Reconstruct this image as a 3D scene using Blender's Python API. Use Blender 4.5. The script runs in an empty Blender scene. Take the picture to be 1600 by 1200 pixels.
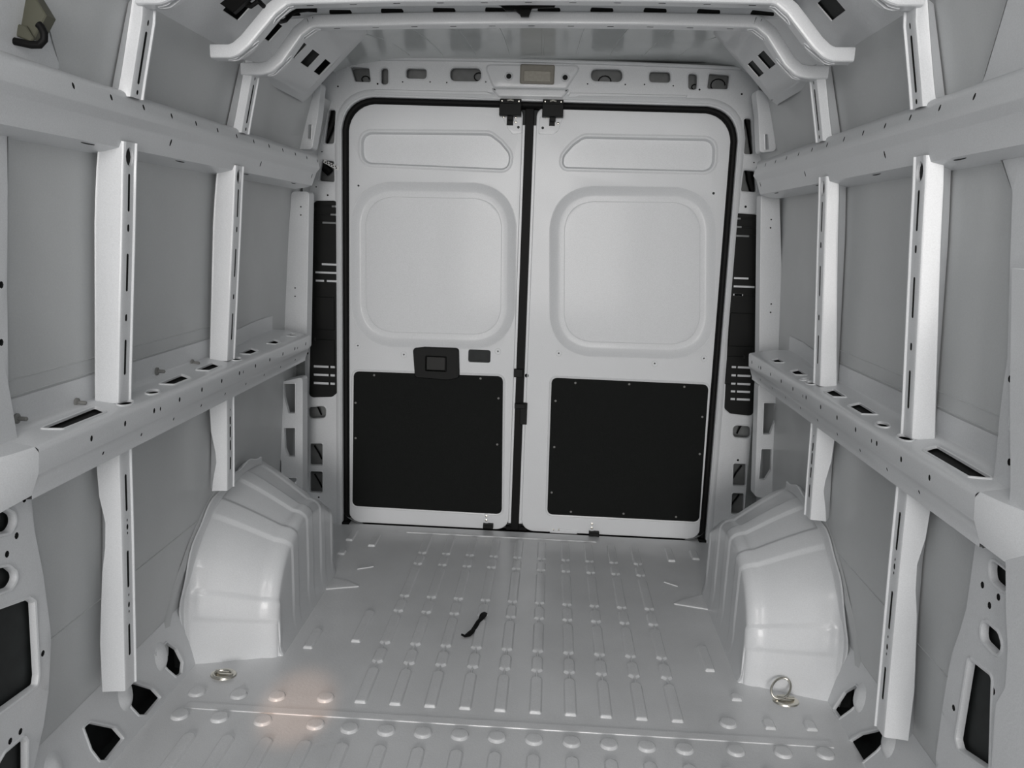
import bpy, math, random
from mathutils import Vector, Matrix
from mathutils.geometry import delaunay_2d_cdt
import numpy as np
random.seed(4)
S = bpy.context.scene
COL = S.collection

# ------------------------------------------------------------------ camera
FPX = 1282.6
YAW, PITCH, ROLL = .0449, -.1826, .0347
CAM = Vector((.0856, -3.4415, 1.2923))
fwd = Vector((-math.sin(YAW)*math.cos(PITCH), math.cos(YAW)*math.cos(PITCH), math.sin(PITCH)))
rt0 = Vector((math.cos(YAW), math.sin(YAW), 0)); up0 = rt0.cross(fwd)
RT = math.cos(ROLL)*rt0 + math.sin(ROLL)*up0
UP = -math.sin(ROLL)*rt0 + math.cos(ROLL)*up0
cd = bpy.data.cameras.new('camera'); cam = bpy.data.objects.new('camera', cd); COL.objects.link(cam)
cd.sensor_width = 36; cd.lens = FPX/1600*36; cd.clip_start = .02
cam.matrix_world = Matrix(((RT.x, UP.x, -fwd.x, CAM.x), (RT.y, UP.y, -fwd.y, CAM.y), (RT.z, UP.z, -fwd.z, CAM.z), (0, 0, 0, 1)))
S.camera = cam

# ------------------------------------------------------------------ light and exposure
S.view_settings.view_transform = 'Standard'; S.view_settings.look = 'None'
S.view_settings.gamma = 1; S.view_settings.use_curve_mapping = False
S.view_settings.exposure = 0.08
w = bpy.data.worlds.new('daylight'); S.world = w; w.use_nodes = True
w.node_tree.nodes['Background'].inputs[0].default_value = (.93, .97, 1, 1)
w.node_tree.nodes['Background'].inputs[1].default_value = .17

def area(name, loc, target, sx, sy, power, col):
    l = bpy.data.lights.new(name, 'AREA'); l.shape = 'RECTANGLE'; l.size = sx; l.size_y = sy
    l.energy = power; l.color = col
    o = bpy.data.objects.new(name, l); COL.objects.link(o); o.location = loc
    o.rotation_euler = (Vector(target)-Vector(loc)).to_track_quat('-Z', 'Y').to_euler()
    return o
area('cab_light', (-.05, -9.0, 1.25), (0, 0, .8), 2.4, 2.2, 235, (1, .975, .955))
area('overhead_fill', (-.15, -3.75, 1.88), (.05, -.6, .1), 1.0, .5, 11, (1, .975, .96))  # fill added to brighten floor and arches; no known lamp overhead
area('door_highlight_fill', (.10, -3.55, 1.36), (.05, 0, .75), .10, .10, 1.6, (1, .97, .95))  # small fill added near the camera for the door highlight, not a phone lamp

def spot(name, loc, target, power, ang, col, blend=.6):
    l = bpy.data.lights.new(name, 'SPOT'); l.energy = power; l.spot_size = math.radians(ang); l.spot_blend = blend
    l.color = col; l.shadow_soft_size = .02
    o = bpy.data.objects.new(name, l); COL.objects.link(o); o.location = loc
    o.rotation_euler = (Vector(target)-Vector(loc)).to_track_quat('-Z', 'Y').to_euler()
spot('warm_glint', (-.25, -3.9, 1.6), (-.56, -1.43, 0), 130, 4.8, (1, .62, .42), .8)

# ------------------------------------------------------------------ materials
def mat(name, col, rough=.5, metal=0, noise=0, nscale=300, bump=0, bscale=200, coat=0, spec=.5, grime=0):
    m = bpy.data.materials.new(name); m.use_nodes = True; nt = m.node_tree; N = nt.nodes; L = nt.links
    b = N['Principled BSDF']; b.inputs['Base Color'].default_value = (*col, 1)
    b.inputs['Roughness'].default_value = rough; b.inputs['Metallic'].default_value = metal
    b.inputs['Specular IOR Level'].default_value = spec
    if coat: b.inputs['Coat Weight'].default_value = coat; b.inputs['Coat Roughness'].default_value = .12
    tc = N.new('ShaderNodeTexCoord')
    if noise or grime:
        n = N.new('ShaderNodeTexNoise'); n.inputs['Scale'].default_value = nscale; n.inputs['Detail'].default_value = 3
        L.new(tc.outputs['Object'], n.inputs['Vector'])
        n2 = N.new('ShaderNodeTexNoise'); n2.inputs['Scale'].default_value = 4; n2.inputs['Detail'].default_value = 4
        L.new(tc.outputs['Object'], n2.inputs['Vector'])
        r = N.new('ShaderNodeMapRange'); r.inputs[1].default_value = .3; r.inputs[2].default_value = .7
        r.inputs[3].default_value = 1-noise; r.inputs[4].default_value = 1+noise
        L.new(n.outputs['Fac'], r.inputs[0])
        r2 = N.new('ShaderNodeMapRange'); r2.inputs[1].default_value = .35; r2.inputs[2].default_value = .7
        r2.inputs[3].default_value = 1; r2.inputs[4].default_value = 1-grime
        L.new(n2.outputs['Fac'], r2.inputs[0])
        mu = N.new('ShaderNodeMath'); mu.operation = 'MULTIPLY'; L.new(r.outputs[0], mu.inputs[0]); L.new(r2.outputs[0], mu.inputs[1])
        mx = N.new('ShaderNodeVectorMath'); mx.operation = 'SCALE'; mx.inputs[0].default_value = col
        L.new(mu.outputs[0], mx.inputs['Scale']); L.new(mx.outputs[0], b.inputs['Base Color'])
    if bump:
        n = N.new('ShaderNodeTexNoise'); n.inputs['Scale'].default_value = bscale; n.inputs['Detail'].default_value = 2
        L.new(tc.outputs['Object'], n.inputs['Vector'])
        bp = N.new('ShaderNodeBump'); bp.inputs['Strength'].default_value = bump; bp.inputs['Distance'].default_value = .002
        L.new(n.outputs['Fac'], bp.inputs['Height']); L.new(bp.outputs[0], b.inputs['Normal'])
    return m
WHITE = (.72, .735, .75)
M_PAINT = mat('white_paint', WHITE, .38, noise=.05, nscale=420, bump=.12, bscale=160, coat=.25, grime=.04)
M_DOOR = mat('white_door_paint', WHITE, .46, noise=.06, nscale=420, bump=.12, bscale=160, coat=.12)
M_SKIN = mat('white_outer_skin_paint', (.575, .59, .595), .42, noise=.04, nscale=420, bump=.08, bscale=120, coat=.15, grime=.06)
M_FLOOR = mat('white_floor_paint', (.74, .75, .76), .34, noise=.06, nscale=360, bump=.2, bscale=120, coat=.3, grime=.1)
M_ROOF = mat('glossy_roof_paint', (.68, .71, .71), .22, noise=.04, nscale=300, bump=.05, bscale=30, coat=.6, grime=.12)
M_VOID = mat('black_hole_shade', (.004, .0045, .0045), .8)  # near-black that paints in the shade inside small holes
M_DARK = mat('dark_cavity_shade', (.018, .021, .021), .7, noise=.2, nscale=30)  # dark colour standing in for shade inside cavities and openings
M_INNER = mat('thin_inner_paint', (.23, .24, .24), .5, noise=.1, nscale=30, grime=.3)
M_BLACK = mat('black_plastic', (.006, .0065, .006), .6, bump=.15, bscale=500, spec=.25)
M_BOARD = mat('black_board', (.006, .007, .0065), .75, noise=.15, nscale=300, bump=.3, bscale=500, spec=.2)
M_RUBBER = mat('black_rubber', (.003, .003, .003), .6, spec=.2)
M_METAL = mat('zinc_metal', (.62, .60, .54), .3, metal=1)
M_TAN = mat('tan_lamp_lens', (.34, .32, .27), .4, noise=.08, nscale=80)
M_TANBASE = mat('tan_lamp_base', (.25, .235, .20), .5, noise=.05, nscale=80)
M_GREEN = mat('olive_plastic', (.085, .085, .06), .5)
M_GREY = mat('grey_plastic', (.22, .22, .21), .6)
M_LABEL = mat('label_paper', (.75, .75, .74), .6)
M_INK = mat('label_ink', (.02, .02, .02), .6)
M_LEVER = mat('lever_plastic', (.010, .010, .009), .5, spec=.3)

# ------------------------------------------------------------------ mesh helpers
def ccw(l):
    a = sum(l[i][0]*l[(i+1) % len(l)][1]-l[(i+1) % len(l)][0]*l[i][1] for i in range(len(l)))
    return list(l) if a > 0 else list(reversed(l))
def offset(l, d):                       # l is ccw; d > 0 grows the loop, d < 0 shrinks it
    n = len(l); out = []
    for i in range(n):
        p0, p1, p2 = Vector(l[i-1]), Vector(l[i]), Vector(l[(i+1) % n])
        a = (p1-p0); b = (p2-p1)
        if a.length < 1e-9: a = b
        if b.length < 1e-9: b = a
        a.normalize(); b.normalize()
        na, nb = Vector((a.y, -a.x)), Vector((b.y, -b.x)); m = na+nb
        if m.length < 1e-6: m = na
        m.normalize(); k = max(m.dot(na), .5)
        out.append(tuple(p1+m*(d/k)))
    return out
def rounded(pts, r, n=5):               # polygon with rounded corners; r is a number or a list
    pts = ccw(pts); out = []; N = len(pts)
    for i in range(N):
        rr = r[i] if isinstance(r, (list, tuple)) else r
        p0, p1, p2 = Vector(pts[i-1]), Vector(pts[i]), Vector(pts[(i+1) % N])
        a = (p0-p1); b = (p2-p1); la, lb = a.length, b.length; a.normalize(); b.normalize()
        ang = a.angle(b); t = min(rr/math.tan(ang/2), la*.49, lb*.49)
        if t < 1e-5: out.append(tuple(p1)); continue
        s, e = p1+a*t, p1+b*t
        for k in range(n+1):
            q = k/n; out.append(tuple((1-q)**2*s+2*q*(1-q)*(p1*.8+(s+e)*.1)+q*q*e))
    return out
def rect(x0, y0, x1, y1, r=0, n=5):
    p = [(x0, y0), (x1, y0), (x1, y1), (x0, y1)]
    return rounded(p, r, n) if r else p
def circ(x, y, r, n=14, ry=None):
    ry = ry or r
    return [(x+r*math.cos(2*math.pi*i/n), y+ry*math.sin(2*math.pi*i/n)) for i in range(n)]
def slot(x, y, w, h, n=5):
    return rect(x-w/2, y-h/2, x+w/2, y+h/2, min(w, h)*.495, n)

def inside(x, y, l):
    c = False; j = len(l)-1
    for i in range(len(l)):
        (a, b), (p, q) = l[i], l[j]
        if (b > y) != (q > y) and x < (p-a)*(y-b)/(q-b)+a: c = not c
        j = i
    return c
class MB:
    def __init__(s): s.v = []; s.f = []; s.m = []; s.mats = []; s.flat = []
    def mi(s, m):
        if m not in s.mats: s.mats.append(m)
        return s.mats.index(m)
    def add(s, v, f, m):
        o = len(s.v); s.v += [tuple(p) for p in v]; s.f += [tuple(i+o for i in q) for q in f]; s.m += [s.mi(m)]*len(f)
    def loft(s, rows, m, closed=False, cap=False, flip=None, ref=(0, 1.1)):
        n = len(rows[0]); v = [Vector(p) for r in rows for p in r]; f = []
        for i in range(len(rows)-1):
            for j in range(n if closed else n-1):
                k = (j+1) % n; f.append((i*n+j, i*n+k, (i+1)*n+k, (i+1)*n+j))
        if flip is None:
            # closed tubes face outwards, open sheets face the middle of the load bay
            tot = 0; cen = [sum((Vector(p) for p in r), Vector())/n for r in rows]
            for q, (i0, *_) in zip(f, [(x,) for x in range(len(f))]):
                a, b, c, d = (v[t] for t in q); nn = (c-a).cross(d-b); mid = (a+b+c+d)/4
                row = q[0]//n
                tot += nn.dot(mid-(cen[row]+cen[row+1])/2) if closed else nn.dot(Vector((ref[0], mid.y-.5, ref[1]))-mid)
            flip = tot < 0
        if cap:
            c0 = tuple(range(n-1, -1, -1)); c1 = tuple((len(rows)-1)*n+j for j in range(n)); f += [c0, c1]
        if flip: f = [tuple(reversed(q)) for q in f]
        s.add(v, f, m)
    @staticmethod
    def jac(F, l):
        a, b = l[0]; e = 1e-4; o = Vector(F(a, b, 0))
        return (Vector(F(a+e, b, 0))-o).cross(Vector(F(a, b+e, 0))-o).dot(Vector(F(a, b, e))-o) < 0
    def strips(s, loop, prof, F, m, cap=None, capm=None, out=False):
        # ring strips: prof = [(offset, height)...] from the loop; negative offset goes inwards
        rows = []
        for d, h in prof:
            l = offset(loop, d) if d else loop
            rows.append([F(a, b, h) for a, b in l])
        s.loft(rows, m, closed=True, flip=(s.jac(F, loop) != out))
        if cap:
            l = offset(loop, prof[-1][0]); s.poly([l], F, prof[-1][1], capm or m)
    def poly(s, loops, F, h, m, cuts=None):
        flat = []; ed = []
        for l in loops:
            o = len(flat); flat += [tuple(p) for p in l]; ed += [(o+i, o+(i+1) % len(l)) for i in range(len(l))]
        vv, _, tri0, _, _, _ = delaunay_2d_cdt([Vector(p) for p in flat], ed, [], 1, 1e-7)
        flat = [tuple(p) for p in vv]; tri = []
        bb = [(min(p[0] for p in l), max(p[0] for p in l), min(p[1] for p in l), max(p[1] for p in l), l) for l in loops[1:]]
        for q in tri0:
            cx = sum(flat[i][0] for i in q)/3; cy = sum(flat[i][1] for i in q)/3
            if any(x0 <= cx <= x1 and y0 <= cy <= y1 and inside(cx, cy, l) for x0, x1, y0, y1, l in bb): continue
            if not inside(cx, cy, loops[0]): continue
            tri.append(tuple(q))
        fl = s.jac(F, flat); tt = []
        for q in tri:
            a, b, c = (Vector(flat[i]) for i in q); ar = (b-a).cross(c-a)
            if abs(ar) < 1e-12: continue
            tt.append(tuple(q) if (ar > 0) != fl else tuple(reversed(q)))
        if cuts:                          # follow a curved surface: slice the flat pattern before it is bent
            import bmesh
            bm = bmesh.new(); bv = [bm.verts.new((a, b, 0)) for a, b in flat]
            for q in tt:
                try: bm.faces.new([bv[i] for i in q])
                except ValueError: pass
            for ax, val in cuts:
                co = (val, 0, 0) if ax == 0 else (0, val, 0); no = (1, 0, 0) if ax == 0 else (0, 1, 0)
                bmesh.ops.bisect_plane(bm, geom=bm.verts[:]+bm.edges[:]+bm.faces[:], dist=1e-6, plane_co=co, plane_no=no)
            bm.verts.index_update()
            n0 = len(s.f); s.add([F(v.co.x, v.co.y, h) for v in bm.verts], [tuple(v.index for v in f.verts) for f in bm.faces], m); bm.free()
        else: n0 = len(s.f); s.add([F(a, b, h) for a, b in flat], tt, m); s.flat += range(n0, len(s.f))
    def plate(s, outline, holes, F, m, edge=((0, 0), (0, -.004)), rim=((0, 0), (-.0015, -.001), (-.002, -.008)), hh=0, cuts=None):
        outline = ccw(outline); hl = []
        for hspec in holes:
            if isinstance(hspec, dict): lp, pr, cp, cm = hspec['l'], hspec.get('p', rim), hspec.get('cap'), hspec.get('m')
            else: lp, pr, cp, cm = hspec, rim, None, None
            lp = ccw(lp); hl.append(lp); rm = m
            w_ = min(max(p[0] for p in lp)-min(p[0] for p in lp), max(p[1] for p in lp)-min(p[1] for p in lp))
            if w_ < .0165 and not cp: rm = cm = M_VOID; cp = True; pr = ((0, 0), (-.0003, -.004))   # small punched holes get a black cap as painted-in shade
            if isinstance(hspec, dict) and hspec.get('void'): cp = True; cm = M_VOID
            if pr: s.strips(lp, [(d, h+hh) for d, h in pr], F, rm, cp, cm)
        s.poly([outline]+hl, F, hh, m, cuts)
        if edge: s.strips(outline, [(d, h+hh) for d, h in edge], F, m, out=True)
    def pad(s, loop, prof, F, m, capm=None):     # raised pad or bead
        s.strips(ccw(loop), prof, F, m, True, capm)
    def box(s, x0, y0, z0, x1, y1, z1, m, b=0):
        F = lambda a, c, h: (a, y1-h, c)
        b = b or min(.002, (x1-x0)*.2, (z1-z0)*.2, (y1-y0)*.2); d = y1-y0
        lp = rect(x0, z0, x1, z1)
        s.strips(lp, [(-b, 0), (0, b), (0, d-b), (-b, d)], F, m, True)
        s.poly([offset(lp, -b)], F, 0, m)
    def tube(s, path, r, m, n=8, cap=True):
        P = [Vector(p) for p in path]; rows = []; ref = Vector((0, 0, 1))
        for i, p in enumerate(P):
            t = (P[min(i+1, len(P)-1)]-P[max(i-1, 0)]).normalized()
            if abs(t.dot(ref)) > .95: ref = Vector((1, 0, 0))
            a = t.cross(ref).normalized(); bb = t.cross(a); ref = -bb if bb.dot(ref) < 0 else bb
            rr = r[i] if isinstance(r, (list, tuple)) else r
            rows.append([p+a*rr*math.cos(2*math.pi*k/n)+bb*rr*math.sin(2*math.pi*k/n) for k in range(n)])
        s.loft(rows, m, closed=True, cap=cap)
    def build(s, name, parent=None, origin=None, label=None, cat=None, group=None, kind=None, wn=True, sharp=40):
        o0 = Vector(origin) if origin else (Vector(parent['org']) if parent and 'org' in parent else Vector((0, 0, 0)))
        base = Vector(parent['org']) if parent and 'org' in parent else Vector((0, 0, 0))
        me = bpy.data.meshes.new(name)
        me.from_pydata([tuple(Vector(v)-o0) for v in s.v], [], s.f)
        for m in s.mats: me.materials.append(m)
        me.polygons.foreach_set('material_index', s.m)
        me.shade_smooth(); sm_ = [True]*len(s.f)
        for i in s.flat: sm_[i] = False
        me.polygons.foreach_set('use_smooth', sm_)
        import bmesh
        bm = bmesh.new(); bm.from_mesh(me)
        bmesh.ops.remove_doubles(bm, verts=bm.verts, dist=2e-5)
        bmesh.ops.dissolve_degenerate(bm, dist=1e-6, edges=bm.edges)
        bm.to_mesh(me); bm.free()
        me.set_sharp_from_angle(angle=math.radians(sharp))
        ob = bpy.data.objects.new(name, me); COL.objects.link(ob)
        if parent: ob.parent = parent; ob.location = o0-base
        else: ob.location = o0
        if parent is None: ob['org'] = list(o0)
        else: ob['org'] = list(o0)
        if wn:
            md = ob.modifiers.new('weighted', 'WEIGHTED_NORMAL'); md.keep_sharp = True; md.weight = 90
        tag(ob, label, cat, group, kind); return ob
def tag(o, label=None, cat=None, group=None, kind=None):
    if label: o['label'] = label
    if cat: o['category'] = cat
    if group: o['group'] = group
    if kind: o['kind'] = kind
def thing(name, org, label, cat, group=None, kind=None):
    o = bpy.data.objects.new(name, None); COL.objects.link(o); o.location = org; o['org'] = list(org)
    o.empty_display_size = .05; tag(o, label, cat, group, kind); return o

def interp(t, z):
    if z <= t[0][0]: return t[0][1]
    for (a, b), (c, d) in zip(t, t[1:]):
        if z <= c: return b+(d-b)*(z-a)/(c-a)
    return t[-1][1]
def tilt(x, z):                          # the body leans a hair to one side towards the roof
    return z + (x/.85)*.0125*min(max((z-.95)/.6, 0), 1.45)
def FY(y): return lambda a, b, h: (a, y-h, b)
def FYt(y): return lambda a, b, h: (a, y-h, tilt(a, b))
def aty(u, v, y):                        # where a direction seen in the photograph meets the plane at depth y
    d = fwd + RT*(u-800)/FPX + UP*(600-v)/FPX; t = (y-CAM.y)/d.y; p = CAM+d*t; return (p.x, p.z)
def atx(u, v, x):
    d = fwd + RT*(u-800)/FPX + UP*(600-v)/FPX; t = (x-CAM.x)/d.x; p = CAM+d*t; return (p.y, p.z)
def atz(u, v, z=0):
    d = fwd + RT*(u-800)/FPX + UP*(600-v)/FPX; t = (z-CAM.z)/d.z; p = CAM+d*t; return (p.x, p.y)
def pts(l, f, c): return [f(u, v, c) for u, v in l]
SIDES = ((-1, 'left'), (1, 'right'))

# surfaces of the side, |x| as a function of z
SKIN = [(-.02, .955), (.19, .958), (.33, .942), (.6, .927), (.9, .916), (1.31, .892), (1.455, .879), (1.6, .844), (1.74, .808), (1.80, .79), (1.92, .70), (1.99, .55)]
INNER = [(.1, .876), (.2, .872), (.6, .859), (.78, .855), (.9, .85), (1.3, .82), (1.45, .81), (1.58, .785), (1.72, .755)]
FLANK = [(.1, .925), (.33, .922), (.52, .905), (.60, .889), (.68, .903), (.78, .906), (.9, .900), (1.31, .877), (1.455, .862), (1.54, .818), (1.6, .803), (1.74, .774)]
def skin(z): return interp(SKIN, z)
def inner(z): return interp(INNER, z)
def flank(z, sd=-1): return interp(FLANK, z)-(interp([(.8, 0), (1.0, .010), (1.31, .022), (1.46, .018), (1.5, 0)], z) if sd > 0 else 0)
def FS(side, surf):                      # local (y, z, h): h towards the middle of the van
    return lambda a, b, h: (side*(surf(b)-h), a, tilt(side*surf(b), b))

# ================================================================== FLOOR
YN = -3.3
m = MB()
FZ = lambda a, b, h: (a, b, h)
m.poly([[(-.925, YN), (.925, YN), (.925, -.0), (.80, .0), (.80, .06), (-.80, .06), (-.80, .0), (-.925, -.0)]], FZ, 0, M_FLOOR)
BEAD = ((0, -.0008), (-.0012, .0016), (-.0038, .0060), (-.006, .0072))
def bead(x, segs, hw=.0185, nk=.0045, last=True):
    # one long raised bead: full-width bodies joined by narrow necks; segs = [(y_far, y_near), ...]
    r = []; l = []
    for i, (yf, yn) in enumerate(segs):
        first = i == 0; end = i == len(segs)-1
        for q in range(5):                # round far end
            a = math.pi/2*q/4; wq = nk+(hw-nk)*math.sin(a) if not first else hw*math.sin(a)
            r.append((x+max(wq, .001), yf-(hw*.9)*(1-math.cos(a))))
        if end:
            r += [(x+hw, yn+.012), (x+hw*.93, yn+.004), (x+hw*.75, yn)]
        else:
            r += [(x+hw, yn+.012), (x+hw*.9, yn+.006), (x+nk*1.4, yn-.004), (x+nk, yn-.008)]
    l = [(2*x-a, b) for a, b in reversed(r)]
    m.pad(r+l, BEAD, FZ, M_FLOOR)
DX, XO = .0968, .0399
YA, YB, YC, YD, YE = -.721, -.839, -1.062, -1.178, -1.397
y1 = atz(630, 864)[1]; y2 = atz(620, 881)[1]
for k in range(10):
    x = (k-4.5)*DX+XO
    bead(x, [(-.12, y1), (y1-.024, y2), (y2-.024, YA), (YA-.026, YB), (YB-.026, YC), (YC-.03, YD), (YD-.03, YE)])
    m.pad(circ(x, -1.513, .025, 18, .026), BEAD, FZ, M_FLOOR)
    bead(x, [(-1.575, -2.05)]); m.pad(circ(x, -2.13, .0215, 14, .024), BEAD, FZ, M_FLOOR)
    bead(x, [(-2.2, -3.1)])
for u, v, ln in ((555, 1004, .22), (480, 1014, .13), (1110, 1050, .16), (580, 854, .14), (545, 845, .12), (532, 867, .05),
                 (1050, 878, .15), (1088, 875, .10), (1152, 1096, .04), (1205, 1141, .05), (1270, 1143, .05)):
    x, y = atz(u, v); bead(x, [(y+ln, y)], hw=.017)
for u, v in ((432, 1090), (508, 1092), (410, 1128), (492, 1134), (280, 1119), (342, 1123), (307, 1083), (372, 1087), (1138, 1132), (1150, 1175), (1224, 1178), (1290, 1180)):
    x, y = atz(u, v); m.pad(circ(x, y+.004, .025, 16, .026), BEAD, FZ, M_FLOOR)
for x in (-.49, -.59, -.69, -.79, .57, .67, .77):
    bead(x, [(-1.575, -2.05)]); bead(x, [(-2.2, -3.1)])
# lap joint across the floor, and the step in front of the doors
yl = -1.452
m.pad([(-.86, yl-.017), (.87, yl-.017), (.87, yl+.012), (-.86, yl+.012)], ((0, -.001), (-.001, .0022), (-.003, .003)), FZ, M_FLOOR)
m.pad([(-.50, -.095), (.32, -.095), (.32, -.085), (-.50, -.085)], ((0, -.001), (-.002, .003), (-.004, .004)), FZ, M_FLOOR)
# triangular tie-down pads beside the wheel housings
for q in ([(503, 922), (564, 917), (543, 908), (512, 902)], [(1111, 954), (1050, 944), (1068, 937), (1102, 928)]):
    m.pad(rounded([atz(u, v) for u, v in q], .006, 3), ((0, -.001), (-.0015, .0025), (-.004, .004)), FZ, M_FLOOR)
for q in ([(558, 890), (584, 886), (584, 884), (558, 888)], [(1037, 910), (1059, 917), (1059, 915), (1037, 908)]):
    m.pad([atz(u, v) for u, v in q], ((0, -.001), (-.001, .003)), FZ, M_FLOOR)
m.build('floor', label='white painted ribbed steel load floor', kind='structure', sharp=50)

# ================================================================== SIDE SKINS
def sm(x): x = min(max(x, 0), 1); return x*x*(3-2*x)
def bulge(y): return .045*sm((y+1.0)/.5)
for sd, nm in SIDES:
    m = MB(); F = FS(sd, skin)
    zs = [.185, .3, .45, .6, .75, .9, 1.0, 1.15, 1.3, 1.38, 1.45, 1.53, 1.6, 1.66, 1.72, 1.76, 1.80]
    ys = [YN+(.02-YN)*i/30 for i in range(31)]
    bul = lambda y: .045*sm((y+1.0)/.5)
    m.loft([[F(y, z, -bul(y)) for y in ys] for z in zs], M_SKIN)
    # shallow pressed swages in the outer skin
    for za, zb in ((.958, .962), (.990, .994), (.415, .419)):
        m.pad([(-2.02, za), (-1.02, za), (-1.02, zb), (-2.02, zb)], ((0, -.0008), (-.0012, .0016)), F, M_SKIN)
    wall = m.build('wall_'+nm, label='%s side wall of the load bay, grey-white painted outer skin' % nm, kind='structure', sharp=30)
    # outer wheel arch recess: dark curved trough between housing and skin
    m = MB(); rows = []
    for i in range(19):
        a = math.radians(8+68*i/18); c, s_ = math.cos(a), math.sin(a)
        def el(ry, rz): return (-.80-ry*c, .02+rz*s_)
        r_ = []
        for (ry, rz), h in (((.595, .50), 0), ((.588, .492), .004), ((.560, .470), .005), ((.55, .462), 0)):
            y, z = el(ry, rz); r_.append(F(y, z, h))
        rows.append(r_)
    m.loft(rows, M_SKIN); m.build('arch_flange', wall)
    # sill panel with pressed drain openings
    def FSill(a, b, h, sd=sd):           # a = y, b = 0..1 up the slope
        x = .925+(.957-.925)*b-h; return (sd*x, a, .19*b+h*.2)
    def back(u, v, sd=sd):
        for it in range(1): pass
        best = None
        # intersect with the sloping plane x = .925+.216*z
        d = fwd + RT*(u-800)/FPX + UP*(600-v)/FPX
        k = .032/.19
        t = (.925+k*CAM.z-sd*CAM.x)/(sd*d.x-k*d.z); p = CAM+d*t
        return (p.y, p.z/.19)
    if sd < 0:
        hp = [[(243, 1022), (260, 1005), (275, 1015), (285, 1035), (283, 1052), (275, 1056), (262, 1045)],
              [(193, 1073), (205, 1067), (238, 1077), (250, 1090), (228, 1116), (217, 1116), (205, 1103)],
              [(131, 1137), (140, 1130), (178, 1138), (192, 1154), (166, 1187), (156, 1187), (143, 1170)]]
    else:
        hp = [[(1303, 1108), (1320, 1082), (1338, 1072), (1349, 1090), (1330, 1108), (1312, 1121)],
              [(1329, 1158), (1345, 1148), (1376, 1141), (1386, 1154), (1370, 1172), (1348, 1190)]]
    m = MB(); holes = []
    for q in hp:
        l = [back(u, v) for u, v in q]
        ar = rounded(l, .004, 2); holes.append(ar)
    if sd > 0: holes.append(rounded([(-1.72, .2), (-1.78, .5), (-1.86, .6), (-1.84, .2), (-1.78, .08)], .01, 2))
    holes.append(rounded([(-1.95, .25), (-2.0, .6), (-2.08, .6), (-2.06, .2), (-2.0, .1)], .01, 2))
    # in the slope's own metric the b axis is .19 m long: offsets are made in (y, .19 b)
    H2 = [[(a, b*.19) for a, b in l] for l in holes]
    F2 = lambda a, b, h, f=FSill: f(a, b/.19, h)
    m.plate([(-1.235, 0), (-1.235, .19), (YN, .19), (YN, 0)], [{'l': offset(ccw(l), .006), 'p': ((0, 0), (-.001, .003), (-.0045, .003), (-.006, -.002), (-.006, -.006))} for l in H2], F2, M_PAINT, edge=None)
    sp = m.build('sill_panel', wall)
    # pressed cone-shaped bosses between the openings
    m = MB()
    for yb, bb in ((-1.41, .6), (-1.60, .6), (-1.90, .62)):
        m.strips(ccw(circ(yb, bb*.19, .034, 16, .042)), ((0, -.001), (-.008, .004), (-.018, .010), (-.027, .012)), F2, M_PAINT, True)
    m.build('boss', sp)
    m = MB(); m.loft([[(sd*x, y, z) for x, z in ((.90, -.012), (.925, -.03), (1.0, -.03), (1.0, .25), (.955, .26))] for y in (YN, -1.22)], M_DARK)  # added dark lining that paints shade into the sill openings
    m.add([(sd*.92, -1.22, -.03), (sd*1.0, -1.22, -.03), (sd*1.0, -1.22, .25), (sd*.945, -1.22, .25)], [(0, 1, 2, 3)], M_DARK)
    m.build('shade_backing', wall)

# ================================================================== ROOF
m = MB(); rows = []
def roofs(x, y):
    return tilt(x, roofz(x*(1-.17*sm((y+.5)/.45))) - .05*(1-.45*min(abs(x)/.8, 1))*max(0, (y+.30)/.3)**1.3)
xs = [-.82, -.80, -.75, -.70, -.63, -.5, -.3, -.1, .1, .3, .5, .63, .70, .75, .80, .82]
def roofz(x):
    a = abs(x)
    return interp([(0, 2.005), (.3, 2.0), (.5, 1.992), (.63, 1.965), (.70, 1.925), (.75, 1.875), (.80, 1.815), (.84, 1.735), (.86, 1.68)], a)
for y in [YN, -2.6, -2, -1.6, -1.2, -.8, -.5, -.35, -.25, -.15, -.08, -.03, .02]:
    rows.append([(x, y, roofs(x, y)) for x in xs])
m.loft(rows, M_ROOF)
FR = lambda a, b, h: (a, b, roofs(a, b)-h)
for k in range(9):
    x = (k-4)*.155+.01; dx = -(k-4)*.006
    for j in range(4):
        ya = -.40+j*.09
    seg = [(x-.004+dx*q, -.42+q*.085) for q in range(5)]+[(x+.004+dx*q, -.42+q*.085) for q in reversed(range(5))]
    m.pad(seg, ((0, -.001), (-.0015, .003)), FR, M_ROOF)
m.build('ceiling', label='white painted roof skin of the load bay', kind='structure', sharp=30)

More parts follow.
